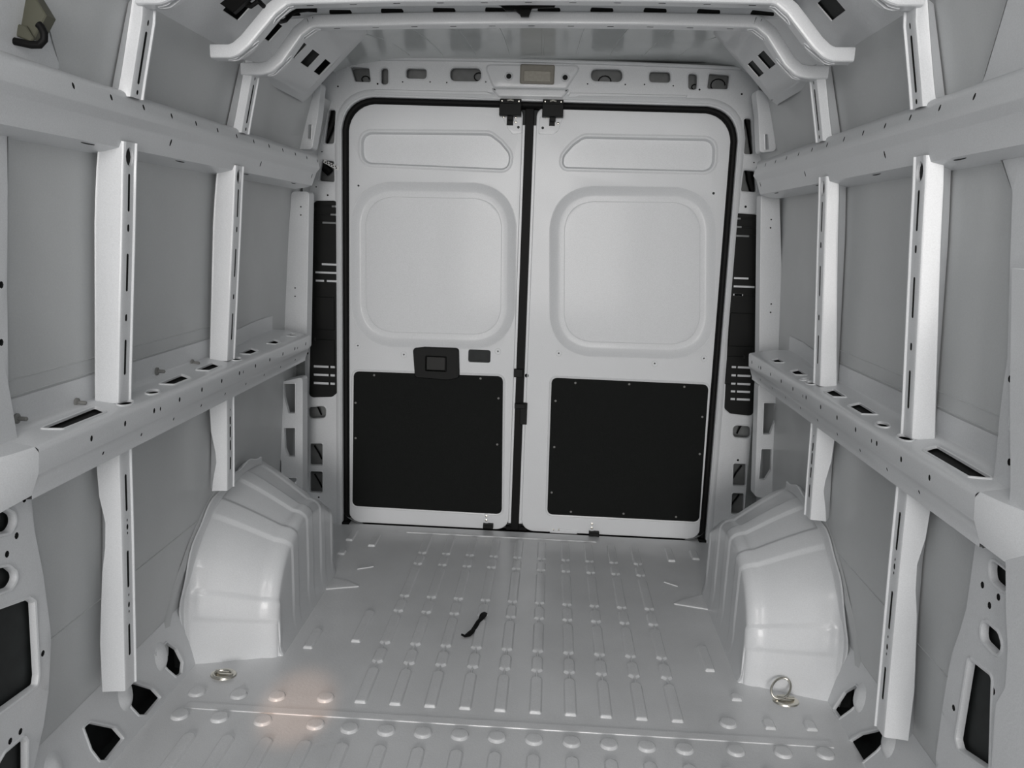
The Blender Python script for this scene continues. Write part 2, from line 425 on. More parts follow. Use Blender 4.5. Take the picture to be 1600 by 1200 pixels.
# ================================================================== REAR WALL (door frame)
OPEN = rect(-.797, -.06, .797, 1.810, [0.02, .02, .13, .13], 8)
wr = thing('wall_rear', (0, 0, 0), 'white pressed steel rear door frame with cut-outs', None, kind='structure')
out = [(-.965, -.07), (-.962, .5), (-.955, .85), (-.948, 1.40), (-.935, 1.62), (-.895, 1.80), (-.845, 1.905), (-.79, 1.955), (0, 1.958), (.79, 1.955), (.845, 1.905),
       (.895, 1.80), (.93, 1.62), (.94, 1.40), (.955, .85), (.962, .5), (.965, -.07)]
YF = -.03
RIM = ((0, 0), (-.001, .002), (-.0035, .003), (-.006, .001), (-.0075, -.012))
def hole(px, r, n=4, y=YF): return {'l': rounded(pts(px, aty, y), r, n), 'p': RIM}
inv = lambda z, x: z - (tilt(x, z)-z)
holes = [
 hole([(544, 101), (579, 104), (582, 131), (553, 130)], .012), hole([(593, 104), (609, 104), (609, 135), (593, 134)], .016),
 hole([(632, 104), (669, 105), (669, 126), (632, 125)], .018), hole([(701, 103), (754, 104), (754, 130), (701, 129)], .024),
 {'l': circ(*aty(795, 119, YF), .0165, 16), 'p': RIM}, {'l': circ(*aty(883, 121, YF), .0165, 16), 'p': RIM},
 hole([(921, 105), (975, 106), (975, 131), (921, 129)], .024), hole([(1012, 109), (1050, 110), (1050, 132), (1012, 131)], .018),
 hole([(1073, 112), (1092, 113), (1091, 143), (1073, 142)], .016), hole([(1106, 112), (1143, 115), (1139, 142), (1102, 141)], .012),
 hole([(512, 169), (527, 169), (524, 227), (504, 227)], .014), hole([(501, 247), (524, 250), (525, 287), (496, 285)], .012),
 hole([(1160, 182), (1176, 183), (1180, 244), (1160, 243)], .014), hole([(1160, 263), (1182, 265), (1184, 303), (1155, 301)], .012),
 hole([(479, 634), (512, 632), (511, 655), (480, 657)], .022), hole([(482, 691), (506, 691), (506, 729), (482, 729)], .012), hole([(482, 734), (506, 735), (506, 772), (482, 771)], .012),
 hole([(1143, 662), (1175, 664), (1175, 688), (1143, 685)], .022), hole([(1144, 722), (1168, 723), (1167, 762), (1143, 761)], .012), hole([(1142, 768), (1165, 769), (1164, 806), (1140, 805)], .012),
 {'l': rounded(pts([(489, 312), (529, 312), (531, 612), (519, 621), (482, 622)], aty, YF), .02, 5), 'p': RIM},
 {'l': rounded(pts([(1146, 331), (1187, 334), (1178, 652), (1140, 648), (1130, 640)], aty, YF), .02, 5), 'p': RIM},
]
HP = ((0, 0), (-.0006, -.004))
for u, v, r in ((528, 135, .0035), (629, 128, .003), (672, 128, .003), (698, 129, .003), (759, 128, .003), (918, 131, .003), (977, 132, .003), (1007, 132, .003), (1052, 134, .003),
                (590, 131, .004), (1093, 140, .004), (1159, 147, .004), (768, 105, .004), (494, 592, .001), (503, 237, .003), (524, 240, .003), (494, 292, .003), (528, 292, .003), (512, 305, .004),
                (1159, 254, .003), (1178, 254, .003), (1151, 309, .003), (1184, 310, .003), (1165, 323, .005), (498, 777, .004), (1153, 719, .005)):
    x, z = aty(u, v, YF); holes.append({'l': circ(x, z, r, 8), 'p': HP})
for u0, u1, v in ((636, 672, 146), (684, 698, 149), (715, 729, 149), (901, 916, 152), (945, 960, 153), (981, 996, 153), (1009, 1045, 152)):
    a = aty(u0, v-2, YF); b = aty(u1, v+2, YF); holes.append({'l': rect(a[0], b[1], b[0], a[1], .003, 3), 'p': HP})
m = MB()
m.plate(out, holes+[{'l': OPEN, 'p': ((0, 0), (-.002, -.002), (-.003, -.022))}], FY(YF), M_PAINT, edge=((0, 0), (.002, -.004), (.002, -.03)))
fr = m.build('frame_panel', wr)
m = MB()        # inner skin behind the openings
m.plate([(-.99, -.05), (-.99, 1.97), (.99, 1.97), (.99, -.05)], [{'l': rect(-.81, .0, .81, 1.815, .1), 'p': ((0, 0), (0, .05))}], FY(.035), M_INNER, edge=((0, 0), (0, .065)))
m.build('inner_panel', wr)
# raised lip round the opening and the header's pressed ledge
m = MB()
lip = rect(-.806, -.08, .806, 1.822, [.02, .02, .135, .135], 8)
m.strips(ccw(lip), ((.016, -.001), (.010, .004), (.002, .0075), (-.004, .008), (-.008, .004), (-.009, -.02)), FY(YF), M_PAINT)
m.build('opening_lip', wr)
m = MB()
for sgn in (-1, 1):
    l = [(sgn*.70, 1.843), (sgn*.70, 1.858), (sgn*.23, 1.853), (sgn*.20, 1.84), (sgn*.22, 1.836)]
q = pts([(585, 139), (760, 142), (785, 153), (783, 156), (580, 144)], aty, YF-.006)
m.pad(q, ((0, -.006), (-.002, .004), (-.004, .006)), FY(YF), M_PAINT)
q = pts([(890, 144), (905, 144), (1075, 148), (1073, 153), (905, 151), (884, 157)], aty, YF-.006)
m.pad(q, ((0, -.006), (-.002, .004), (-.004, .006)), FY(YF), M_PAINT)
m.build('header_ledge', wr)
# centre lamp plate
m = MB()
q = rounded(pts([(760, 103), (905, 104), (884, 136), (772, 134)], aty, YF-.008), .01, 3)
holes = [{'l': circ(*aty(795, 119, YF-.008), .017, 18), 'p': ((0, 0), (-.001, -.008)), 'void': True}, {'l': circ(*aty(883, 121, YF-.008), .017, 18), 'p': ((0, 0), (-.001, -.008)), 'void': True},
         {'l': rect(*aty(812, 130, YF-.008), *aty(867, 101, YF-.008), .006), 'p': ((0, 0), (0, -.006))}]
m.plate(q, holes, FY(YF-.006), M_PAINT, edge=((0, 0), (.003, -.001), (.008, -.006)))
q = rounded(pts([(765, 136), (892, 138), (880, 155), (778, 153)], aty, YF-.008), .008, 3)
m.pad(q, ((0, -.003), (-.003, .008), (-.008, .012), (-.012, .012)), FY(YF), M_PAINT)
m.build('lamp_plate', wr)
# roof joint strip on top of the header
m = MB()
rows = []
for i in range(13):
    x = -.78+1.56*i/12; z = 1.958-.008*(x/.78)**2
    rows.append([(x, -.026, z-.008), (x, -.044, z-.006), (x, -.048, z), (x, -.044, z+.005), (x, -.01, z+.006)])
m.loft(rows, M_PAINT); m.build('roof_joint', wr)
# outer stiles between the frame and the side skins (D-pillars), each with its windows
for sd, nm in SIDES:
    m = MB(); YS = -.27
    if sd < 0:
        up = [(483, 132), (501, 128), (496, 180), (487, 232), (462, 232), (474, 180)]
        mid = [(456, 300), (482, 300), (478, 545), (436, 545), (433, 528), (441, 510), (449, 400)]
        lo = [(438, 598), (472, 590), (472, 800), (440, 780), (440, 720), (435, 712), (435, 680), (440, 650), (434, 625)]
        hl = [[(481, 193), (489, 193), (488, 220), (480, 218)]], [], [[(442, 598), (463, 598), (463, 647), (450, 647), (443, 620)], [(443, 667), (463, 667), (463, 715), (450, 715), (444, 700)], [(446, 745), (465, 745), (465, 770), (448, 770)]]
        dots = [(470, 323), (470, 336), (461, 450), (461, 463)]
    else:
        up = [(1181, 138), (1203, 150), (1212, 235), (1188, 238), (1186, 180)]
        mid = [(1190, 305), (1217, 300), (1220, 400), (1222, 520), (1228, 545), (1222, 560), (1187, 560)]
        lo = [(1186, 600), (1222, 612), (1222, 640), (1214, 690), (1215, 742), (1208, 745), (1206, 780), (1180, 775)]
        hl = [[(1193, 208), (1201, 208), (1203, 235), (1194, 236)]], [], [[(1192, 628), (1213, 628), (1213, 655), (1204, 680), (1190, 680)], [(1188, 700), (1207, 700), (1206, 735), (1196, 751), (1184, 750)]]
        dots = [(1205, 343), (1204, 356), (1205, 475), (1204, 488)]
    for o_, h_ in zip((up, mid, lo), hl):
        hs = [{'l': rounded(pts(q, aty, YS), .006, 3), 'p': ((0, 0), (-.0005, .003), (-.004, .004), (-.0055, -.012))} for q in h_]
        if o_ is mid: hs += [{'l': circ(*aty(u, v, YS), .003, 8), 'p': HP} for u, v in dots]
        m.plate(rounded(pts(o_, aty, YS), .01, 3), hs, FY(YS), M_PAINT, edge=((0, 0), (.002, -.001), (.004, -.06)))
    m.build('corner_pillar', wr, label='%s corner pillar strip' % nm)
    m = MB()
    for z0, z1 in ((.12, .86), (.92, 1.5), (1.58, 1.86)):
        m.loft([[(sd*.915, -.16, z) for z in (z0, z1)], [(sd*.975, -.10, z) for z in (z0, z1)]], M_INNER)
    m.build('corner_backing', wr)
    # hidden pressed stiffener seen through the stile's windows
    m = MB()
    for z in (.18, .31, .51, 1.52, 1.70):
        m.tube([(sd*.90, .02, z-.03), (sd*.905, .0, z), (sd*.93, .015, z+.03)], .0035, M_RUBBER, 6)
    m.build('wire', wr)
    m = MB()
    q = ((524, 172), (520, 190), (512, 210), (506, 224)) if sd < 0 else ((1168, 184), (1172, 200), (1175, 220), (1178, 240))
    m.tube([(aty(u, v, .0)[0], .0, aty(u, v, .0)[1]) for u, v in q], .015, M_RUBBER, 8); m.build('hose', wr)
    m = MB()
    q = ((504, 252), (508, 262), (516, 270)) if sd < 0 else ((1170, 262), (1172, 280), (1178, 300))
    m.tube([(aty(u, v, .0)[0], .0, aty(u, v, .0)[1]) for u, v in q], .017, M_RUBBER, 8); m.build('hose', wr)

# ================================================================== DOORS
DOORY = .0
def door_outline(x0, x1, big):            # big = which side has the big top radius
    r = [.05, .05, .03, .12] if big < 0 else [.05, .05, .12, .03]
    return rect(x0, .004, x1, 1.785, r, 7)
def P(u, v, y=0): return aty(u, v, y)
GROOVE = ((0, 0), (-.0015, -.0015), (-.003, 0))
def dimple(x, z): return [(x, z)]
REC = ((0, 0), (-.004, -.001), (-.016, -.010), (-.028, -.016), (-.034, -.0175))
for idx, (x0, x1) in enumerate(((-.772, -.066), (-.004, .772))):
    L = idx == 0
    d = thing('door_%d' % (idx+1), ((x0+x1)/2, 0, .004), ('left rear door, white steel with black latch' if L else 'right rear door, white steel without a latch'), None, kind='structure')
    m = MB()
    cx = -.406 if L else .409
    hl = []
    if L:
        tl = pts([(565, 207), (765, 209), (782, 222), (797, 240), (795, 265), (565, 255)], P, 0)
        bo = rounded(pts([(546, 282), (808, 286), (805, 548), (548, 541)], P, 0), .17, 9)
        lower = pts([(553, 580), (786, 588), (784, 803), (551, 790)], P, 0)
    else:
        tl = pts([(878, 262), (880, 243), (895, 226), (912, 214), (1117, 218), (1115, 268)], P, 0)
        bo = rounded(pts([(858, 289), (1120, 292), (1118, 564), (858, 556)], P, 0), .17, 9)
        lower = pts([(862, 590), (1107, 601), (1092, 815), (855, 803)], P, 0)
    tl = rounded(tl, .04, 6)
    def BO(a): return a
    big_rec = {'l': bo, 'p': ((0, 0), (-.002, .0012), (-.006, .0004), (-.018, -.009), (-.034, -.016), (-.042, -.018), (-.062, -.018), (-.0635, -.0195), (-.066, -.0182)), 'cap': True}
    top_rec = {'l': tl, 'p': ((.016, 0), (.012, .002), (.007, .004), (.003, .0035), (0, .000), (-.003, -.006), (-.006, -.013)), 'cap': True}
    top_rec['l'] = offset(ccw(tl), .016); top_rec['p'] = ((0, 0), (-.004, .002), (-.009, .004), (-.013, .0035), (-.016, 0), (-.019, -.009), (-.021, -.020))
    hs = [big_rec, top_rec]
    if L:
        a = P(731, 566); b = P(767, 547)
        hs.append({'l': rect(a[0], a[1], b[0], b[1], .01), 'p': ((0, 0), (-.001, -.001), (-.001, -.016)), 'cap': True, 'm': M_DARK})
        small = ((560, 290, .0045), (559, 540, .0035), (778, 549, .0035), (631, 554, .0035))
    else:
        small = ((1115, 302, .0055), (873, 552, .0035), (1100, 560, .0035), (1023, 568, .0035), (823, 587, .0085))
    for u, v, r in small:
        x, z = P(u, v); hs.append({'l': circ(x, z, r, 10), 'p': ((0, 0), (-.0005, -.006)), 'cap': True, 'm': M_DARK})
    m.plate(door_outline(x0, x1, -1 if L else 1), hs, FY(0), M_DOOR, edge=((0, 0), (.002, -.001), (.0035, -.004), (.004, -.022)))
    for u, v, r in small:
        if r < .004:
            x, z = P(u, v); m.strips(ccw(circ(x, z, .014, 16)), ((0, 0), (-.0012, .0008), (-.0028, 0)), FY(0), M_DOOR)
    m.build('inner_skin', d)
    # return flange along the meeting edge
    m = MB(); xe = x1 if L else x0; s = 1 if L else -1
    m.box(min(xe, xe+s*.014)+(0.001 if L else 0), .006, .03, max(xe, xe+s*.014), .026, 1.72, M_DOOR)
    m.build('edge_flange', d)
    # black board with its screws
    m = MB(); lw = rounded(lower, .022, 4)
    m.strips(ccw(lw), ((.010, .0002), (.007, .0022), (.002, .0008)), FY(0), M_DOOR); m.build('board_recess', d)
    m = MB(); m.pad(lw, ((0, -.001), (0, .0035), (-.002, .005), (-.004, .005)), FY(0), M_BOARD)
    brd = m.build('board', d, label='black board screwed to the lower door')
    sc = ([(556, 629), (556, 684), (779, 622), (777, 694), (585, 586), (751, 591)] if L else
          [(868, 626), (866, 698), (862, 769), (899, 598), (983, 600), (1069, 604), (1097, 651), (1093, 709), (892, 799), (974, 802), (1056, 807)])
    me0 = None
    for u, v in sc:
        x, z = P(u, v)
        if me0 is None:
            m = MB(); m.strips(ccw(circ(0, 0, .0048, 10)), ((0, 0), (0, .0012), (-.0015, .0024)), FY(0), M_GREY, True)
            o = m.build('screw', brd, origin=(x, -.005, z)); 
            # mesh was built about 0, so put its data back about its own origin
            for vt in o.data.vertices: vt.co += Vector((x, -.005, z))
            me0 = o.data; md = True
        else:
            o = bpy.data.objects.new('screw', me0); COL.objects.link(o); o.parent = brd
        o.location = Vector((x, -.005, z))-Vector(brd['org'])
    if L:
        m = MB()
        q = rounded(pts([(647, 545), (664, 543), (716, 545), (717, 589), (700, 592), (650, 588)], P, 0), .01, 4)
        a = P(665, 579); b = P(699, 556)
        m.plate(q, [{'l': rect(a[0], a[1], b[0], b[1], .006), 'p': ((0, 0), (-.003, -.004), (-.004, -.010)), 'cap': True}], FY(-.016), M_BLACK, edge=((0, 0), (.003, -.004), (.004, -.016)))
        h = m.build('latch_handle', d, label='black plastic inside release handle')
        m = MB(); m.pad(rect(a[0]+.006, a[1]+.006, b[0]-.006, b[1]-.004, .005), ((0, 0), (0, .006), (-.002, .008), (-.004, .008)), FY(-.010), M_LEVER)
        m.build('lever', h)
    # hinge-side reinforcement plate at the top by the meeting edge
    m = MB()
    q = pts([(782, 178), (815, 180), (816, 209), (800, 210), (794, 202)], P, 0) if L else pts([(843, 182), (881, 182), (872, 205), (866, 210), (841, 210)], P, 0)
    m.pad(rounded(q, .008, 3), ((0, -.001), (-.001, .002), (-.003, .003)), FY(0), M_DOOR)
    for u, v in (((787, 183), (806, 184), (806, 191)) if L else ((854, 184), (872, 184), (872, 193))):
        x, z = P(u, v); m.strips(ccw(circ(x, z, .0048, 10)), ((0, .002), (0, .006), (-.002, .007)), FY(0), M_METAL, True)
    x, z = P(*((810, 199) if L else (848, 200))); m.strips(ccw(circ(x, z, .0055, 10)), ((0, .0032), (-.001, .0034)), FY(0), M_DARK, True)
    a = P(*((792, 196) if L else (858, 197))); b = P(*((802, 184) if L else (867, 187)))
    m.box(a[0], -.016, a[1], b[0], -.003, b[1], M_BLACK)
    m.build('striker_plate', d)
    # bottom guide: zinc tongue with two screws over a black block
    u, v = (760, 806) if L else (925, 818)
    x, z = P(u, v); m = MB()
    m.pad(rect(x-.013, z-.035, x+.013, z+.012, .012, 4), ((0, 0), (0, .003), (-.0015, .004)), FY(0), M_DOOR)
    for dz in (0, -.019):
        m.strips(ccw(circ(x, z+dz, .0055, 10)), ((0, .003), (0, .006), (-.002, .0065)), FY(0), M_METAL, True)
    g = m.build('bottom_guide', d, label='zinc bottom guide tongue')
    m = MB(); m.box(x-.012, -.028, z-.050, x+.032, .002, z-.032, M_BLACK); m.build('guide_block', g, label='black plastic guide block')
    if not L:
        m = MB()
        m.pad(rounded(pts([(853, 842), (862, 826), (905, 828), (900, 836), (880, 841), (868, 842)], P, 0), .004, 2), ((0, 0), (0, .003), (-.002, .004)), FY(0), M_DOOR)
        x, z = P(858, 834); m.pad(rect(x-.005, z-.016, x+.004, z+.010, .004), ((0, .001), (0, .005), (-.001, .005)), FY(0), M_RUBBER)
        for u in (865, 873):
            a = P(u, 827); m.strips(ccw(circ(a[0], a[1], .004, 8)), ((0, .003), (0, .006), (-.0015, .007)), FY(0), M_METAL, True)
        m.build('bottom_bolt', d)
# black rubber between the doors and round the opening
m = MB()
S0 = rect(-.797, -.05, .797, 1.810, [.02, .02, .13, .13], 9)
m.strips(ccw(S0), ((0, -.006), (-.002, .006), (-.008, .010), (-.017, .010), (-.024, .005), (-.027, -.004), (-.030, -.02)), FY(-.004), M_RUBBER)
for sx in (-1, 1):
    m.box(sx*.785-.018, -.03, -.012, sx*.785+.018, .0, .012, M_RUBBER)
m.build('door_seal', label='black rubber seal round the rear door opening', cat='door seal', origin=(0, 0, 0))
m = MB()
m.box(-.053, .004, .0, -.018, .022, 1.785, M_RUBBER)
m.box(-.060, .010, -.004, -.006, .024, .03, M_RUBBER)
m.box(-.075, .006, -.008, .02, .030, .016, M_RUBBER)
m.build('centre_seal', label='black rubber strip in the gap between the two rear doors', cat='door seal', origin=(-.035, 0, 0))
m = MB()
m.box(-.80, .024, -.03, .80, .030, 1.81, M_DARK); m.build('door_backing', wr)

# latches on the header above each door
for (u0, u1, v0, v1, side) in ((780, 815, 155, 180, 'left'), (847, 881, 156, 182, 'right')):
    a = aty(u0, v1, -.05); b = aty(u1, v0, -.05); c = (a[0]+b[0])/2
    t = thing('door_latch', (c, -.03, a[1]), 'black upper latch block over the %s rear door beside the centre gap' % side, 'door latch', 'upper door latches')
    m = MB(); m.box(a[0], -.060, a[1], b[0], -.018, b[1]-.018, M_BLACK); m.build('housing', t)
    m = MB(); m.box(a[0]+.001, -.052, b[1]-.020, b[0]-.001, -.030, b[1], M_BLACK); bk = m.build('bracket', t)
    for sx in (a[0]+.010, b[0]-.010):
        m = MB(); m.strips(ccw(circ(sx, b[1]-.009, .0035, 8)), ((0, 0), (0, .003), (-.001, .004)), FY(-.052), M_METAL, True); m.build('screw', bk)
    m = MB(); m.tube([(c-.012, -.058, b[1]-.008), (c, -.062, b[1]-.005), (c+.012, -.058, b[1]-.008)], .004, M_METAL, 8); m.build('spring', t)
    m = MB(); m.box(c-.012, -.045, a[1]-.016, c+.012, -.02, a[1], M_BLACK); m.build('bolt', t)
# centre lock pieces on the meeting edge
t = thing('lock_catch', (-.06, -.01, .55), 'small black lock catch halfway down the gap between the rear doors', 'lock')
m = MB()
a = aty(803, 589, -.01); b = aty(817, 577, -.01); m.box(a[0], -.016, a[1], b[0], .0, b[1], M_BLACK)
m.build('upper_catch', t); m = MB()
a = aty(804, 638, -.01); b = aty(821, 631, -.01); m.box(a[0], -.018, a[1], b[0], .0, b[1], M_BLACK)
a = aty(812, 663, -.01); b = aty(824, 630, -.01); m.box(a[0], -.013, a[1], b[0], .003, b[1], M_BLACK)
m.build('lower_catch', t)

# ------------------------------------------------------------------ dome lamp
a = aty(812, 130, -.05); b = aty(867, 101, -.05)
t = thing('dome_lamp', ((a[0]+b[0])/2, -.036, a[1]), 'tan rectangular lamp in the centre of the header over the rear doors', 'lamp')
m = MB(); m.pad(rect(a[0], a[1], b[0], b[1], .006), ((0, -.003), (0, .006), (-.003, .009), (-.006, .010), (-.010, .009)), FY(-.036), M_TANBASE); m.build('base', t)
a = aty(818, 127, -.05); b = aty(861, 111, -.05)
m = MB(); m.pad(rect(a[0], a[1], b[0], b[1], .003), ((0, 0), (0, .003), (-.002, .005), (-.004, .005)), FY(-.045), M_TAN); m.build('lens', t)

# ------------------------------------------------------------------ black vent trims in the stiles
for sd, nm in SIDES:
    y = -.034
    o_ = [(490, 314), (528, 314), (530, 611), (519, 620), (483, 621)] if sd < 0 else [(1147, 333), (1186, 336), (1177, 650), (1141, 646), (1132, 638)]
    q = rounded(pts(o_, aty, y), .018, 5)
    rows_ = [322, 335, 348, 413, 426, 439, 573, 586, 599] if sd < 0 else [342, 355, 368, 434, 448, 461, 574, 587, 600, 611, 624]
    if sd > 0: rows_ = [342, 355, 369, 435, 448, 461, 574, 587, 600, 612, 624]
    t = thing('vent_trim', (sum(p[0] for p in q)/len(q), y, q[0][1]), 'tall narrow black plastic vent trim in the frame %s of the doors' % nm, 'vent trim', 'black vent trims')
    m = MB(); holes = []; lips = []
    for v in rows_:
        if sd < 0:
            xa, xb = 492, 526
            if v > 500: xa, xb = 489, 525
        else:
            xa, xb = 1150-(v-340)*.035, 1183-(v-340)*.03
        a = aty(xa, v+1.1, y); b = aty(xb, v-1.1, y)
        holes.append({'l': rect(a[0], a[1], b[0], b[1]), 'p': ((0, 0), (-.0003, -.005))})
        lips.append((a, b))
    m.plate(q, holes, FY(y), M_BLACK, edge=((0, 0), (.001, -.002), (.001, -.008)))
    m.build('panel', t)
    m = MB()          # white body sheet glimpsed through the open louvres
    gaps = {0: (.78, .92), 1: (.72, .95), 2: (.35, .98), 3: (.32, 1), 4: (.02, 1), 5: (.55, 1)}
    for i, (a, b) in enumerate(lips):
        f0, f1 = gaps.get(i, (0, 1))
        if sd > 0: f0, f1 = 1-f1, 1-f0
        w_ = b[0]-a[0]
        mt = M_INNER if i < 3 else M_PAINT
        if i > 5:
            lo_, hi_ = ((.04, .68), (.76, .95)) if sd < 0 else ((.04, .24), (.32, .92))
            for f0, f1 in (lo_, hi_): m.box(a[0]+w_*f0, y-.0010, a[1]+.0006, a[0]+w_*f1, y+.001, b[1]-.0006, M_PAINT)
            continue
        if i == 5: m.box(a[0]+w_*.04, y-.0010, a[1]+.0006, a[0]+w_*.42, y+.001, b[1]-.0006, M_PAINT)
        m.box(a[0]+w_*f0, y-.0010, a[1]+.0006, a[0]+w_*f1, y+.001, b[1]-.0006, mt)
        if i == 5: pass
    m.build('louvre', t)
    m = MB()
    for v in (470, 520) :
        pass
    rib = [((q[0][0]+q[-1][0])/2, 0)]
    xs_ = [p[0] for p in q]; x0, x1 = min(xs_)+.018, max(xs_)-.018
    m.strips(ccw(rect(x0, .86, x1, 1.00, .004)), ((0, 0), (-.001, .0012), (-.003, .0)), FY(y), M_BLACK)
    m.strips(ccw(rect(x0, .70, x1, .82, .004)), ((0, 0), (-.001, .0012), (-.003, .0)), FY(y), M_BLACK)
    m.build('pressing', t)
# paper label stuck across the upper left window of the frame
t = thing('paper_label', (-.83, -.04, 1.53), 'small white printed paper label hanging in the window left of the doors', 'label')
m = MB(); a = Vector((*aty(507, 249, -.045),)); b = Vector((*aty(531, 262, -.045),)); n = Vector((-(b-a).y, (b-a).x)).normalized()*.014
F = FY(-.045); q = [tuple(a), tuple(a-n), tuple(b-n), tuple(b)]
m.pad(q, ((0, 0), (0, .0008)), F, M_LABEL); m.build('sheet', t)
m = MB()
for k, f in enumerate((.12, .2, .27, .38, .45, .53, .62, .75, .83)):
    c = a+(b-a)*f - n*(.25 if k % 2 else .6); e = (b-a).normalized()*.0025; g = n*.22
    m.pad([tuple(c-e-g), tuple(c+e-g), tuple(c+e+g), tuple(c-e+g)], ((0, .0009), (0, .0011)), F, M_INK)
m.build('print', t)

# ================================================================== RAILS
def rail_plate(m, prof, ya, yb, holes, sd, mt=M_PAINT, seg=1):
    """one face of a rail: prof = ((x, z) at b=0, (x, z) at b=1) ; local coordinates y and distance b in metres"""
    (xa, za), (xb, zb) = prof; Lb = math.hypot(xb-xa, zb-za); nx, nz = (zb-za)/Lb, -(xb-xa)/Lb
    if abs(nx) >= abs(nz)-1e-6:
        if nx > 0: nx, nz = -nx, -nz
    elif nz < 0: nx, nz = -nx, -nz
    sgn = 1
    def F(a, b, h):
        t_ = b/Lb; x = xa+(xb-xa)*t_+sgn*nx*h; z = za+(zb-za)*t_+sgn*nz*h
        return (sd*x, a, tilt(sd*x, z))
    m.plate([(ya, 0), (yb, 0), (yb, Lb), (ya, Lb)], holes(Lb) if holes else [], F, mt, edge=None)
    return F, Lb
TILTS = {}
for sd, nm in SIDES:
    # ---- lower shelf rail
    t = thing('shelf_rail', (sd*.83, -1.0, .80), 'white pressed shelf rail at waist height along the %s wall, oblong holes on top' % nm, 'rail', 'waist-height shelf rails')
    m = MB()
    RS = ((0, 0), (-.0005, .002), (-.0025, .0032), (-.0045, .002), (-.005, -.003))
    def tops(L, sd=sd):
        out = []
        raw = ([(-1.88, .21, .034), (-1.715, .052, .034), (-1.585, .05, .03), (-1.44, .15, .032), (-1.235, .14, .032), (-1.065, .05, .026), (-.93, .13, .032), (-.70, .11, .030), (-.50, .09, .03)] if sd < 0 else
               [(-1.905, .24, .034), (-1.715, .055, .034), (-1.59, .05, .03), (-1.43, .15, .034), (-1.23, .13, .032), (-1.06, .05, .026), (-1.0, .03, .02), (-.89, .12, .032), (-.65, .11, .03)])
        for yc, ln, wd in raw:
            wd = wd*1.2 if ln > .07 else .032
            if ln < .07: lp = circ(yc+(.0 if yc > -1.7 else .004), L*.74, ln/2+.004, 16, wd/2)
            else: lp = rounded([(yc-ln/2, L*.60-wd/2+.004), (yc-ln/2+.03, L*.60+wd/2), (yc+ln/2-.02, L*.60+wd/2), (yc+ln/2, L*.60-wd/2)], .008, 3)
            out.append({'l': lp, 'p': RS})
        return out
    top = ((.912, .903), (.822, .888))
    rail_plate(m, top, -2.07, -.42, tops, sd)
    HPS = ((0, 0), (-.0004, -.004))
    def face(L):
        ys = [-1.90+.13*i for i in range(13)]
        return [{'l': circ(y, L*.45, .0045, 8, .0065), 'p': HPS} for y in ys]+[{'l': circ(y+.03, L*.5, .003, 8, .005), 'p': HPS} for y in (-1.64, -1.12, -.60)]
    rail_plate(m, ((.815, .878), (.818, .840)), -2.07, -.42, face, sd)
    def face2(L):
        return [{'l': circ(-1.84+.16*i, L*.55, .003, 8, .0045), 'p': HPS} for i in range(10)]
    rail_plate(m, ((.822, .834), (.834, .797)), -2.07, -.42, face2, sd)
    ends = [(.911, .955), (.912, .925), (.913, .908), (.912, .903)], [(.822, .888), (.818, .886), (.8155, .883), (.815, .878)], [(.818, .840), (.819, .837), (.822, .834)], [(.834, .797), (.834, .790), (.89, .786), (.926, .79)]
    for i, pr in enumerate(ends):
        YY = (-2.07, -1.5, -1.0, -.9, -.8, -.7, -.6, -.5, -.42)
        m.loft([[(sd*(x+(bulge(y) if i == 0 else 0)), y, tilt(sd*x, z)) for x, z in pr] for y in YY], M_PAINT, ref=((0, 3), (0, 3), (0, 1.1), (0, -9))[i])
    m.loft([[(sd*.912, y, .903), (sd*(.912+bulge(y)), y, .9031)] for y in YY[2:]], M_PAINT, ref=(0, 3))
    m.loft([[(sd*(.907), y, .893), (sd*.83, y, .880)] for y in (-2.0, -.45)], M_VOID, ref=(0, 3))  # added black sheet beneath the shelf holes for their shade
    m.build('rail_body', t)
    # gusset at the near end
    m = MB()
    pr = [(.911, .955), (.912, .903), (.822, .888), (.815, .878), (.818, .840), (.834, .797)]
    r0 = [(sd*x, -2.07, z) for x, z in pr]; rm = [(sd*(x+.008 if x < .87 else x), -2.12, z-(.006 if z < .85 else 0)) for x, z in pr]
    r1 = [(sd*(x+.026 if x < .87 else x), -2.18, z-(.02 if z < .85 else 0)) for x, z in pr]; r2 = [(sd*max(x, .8685), -2.26, z-(.04 if z < .85 else 0)) for x, z in pr]
    m.loft([r0, rm, r1, r2], M_PAINT); m.build('end_gusset', t)
    # ---- upper rail
    t = thing('upper_rail', (sd*.80, -1.0, 1.45), 'white pressed rail along the %s wall at shoulder height, row of small holes' % nm, 'rail', 'shoulder-height rails')
    m = MB()
    def uf(L): return [{'l': circ(-1.925+.1295*i, L*.42, .004, 8, .0065), 'p': HPS} for i in range(13)]
    rail_plate(m, ((.800, 1.556), (.790, 1.512)), -2.30, -.36, uf, sd)
    def ul(L): return [{'l': circ(y, L*.35, .0035, 8, .009), 'p': HPS} for y in (-1.52, -.93, -.40)]
    rail_plate(m, ((.803, 1.494), (.818, 1.452)), -2.30, -.36, ul, sd)
    m.loft([[(sd*.853, y, tilt(sd*.85, 1.572)), (sd*(.853+bulge(y)), y, tilt(sd*.85, 1.573))] for y in (-1.0, -.8, -.6, -.36)], M_PAINT, ref=(0, 3))
    for pr in ([(.853, 1.572), (.825, 1.566), (.804, 1.560), (.800, 1.556)], [(.790, 1.512), (.791, 1.509), (.803, 1.494)], [(.818, 1.452), (.820, 1.447), (.85, 1.438), (.885, 1.434)]):
        m.loft([[(sd*x, y, tilt(sd*x, z)) for x, z in pr] for y in (-2.30, -1.5, -1.0, -.7, -.36)], M_PAINT, ref=(0, 3) if pr[0][1] > 1.55 else (0, 1.1))
    m.build('rail_body', t)
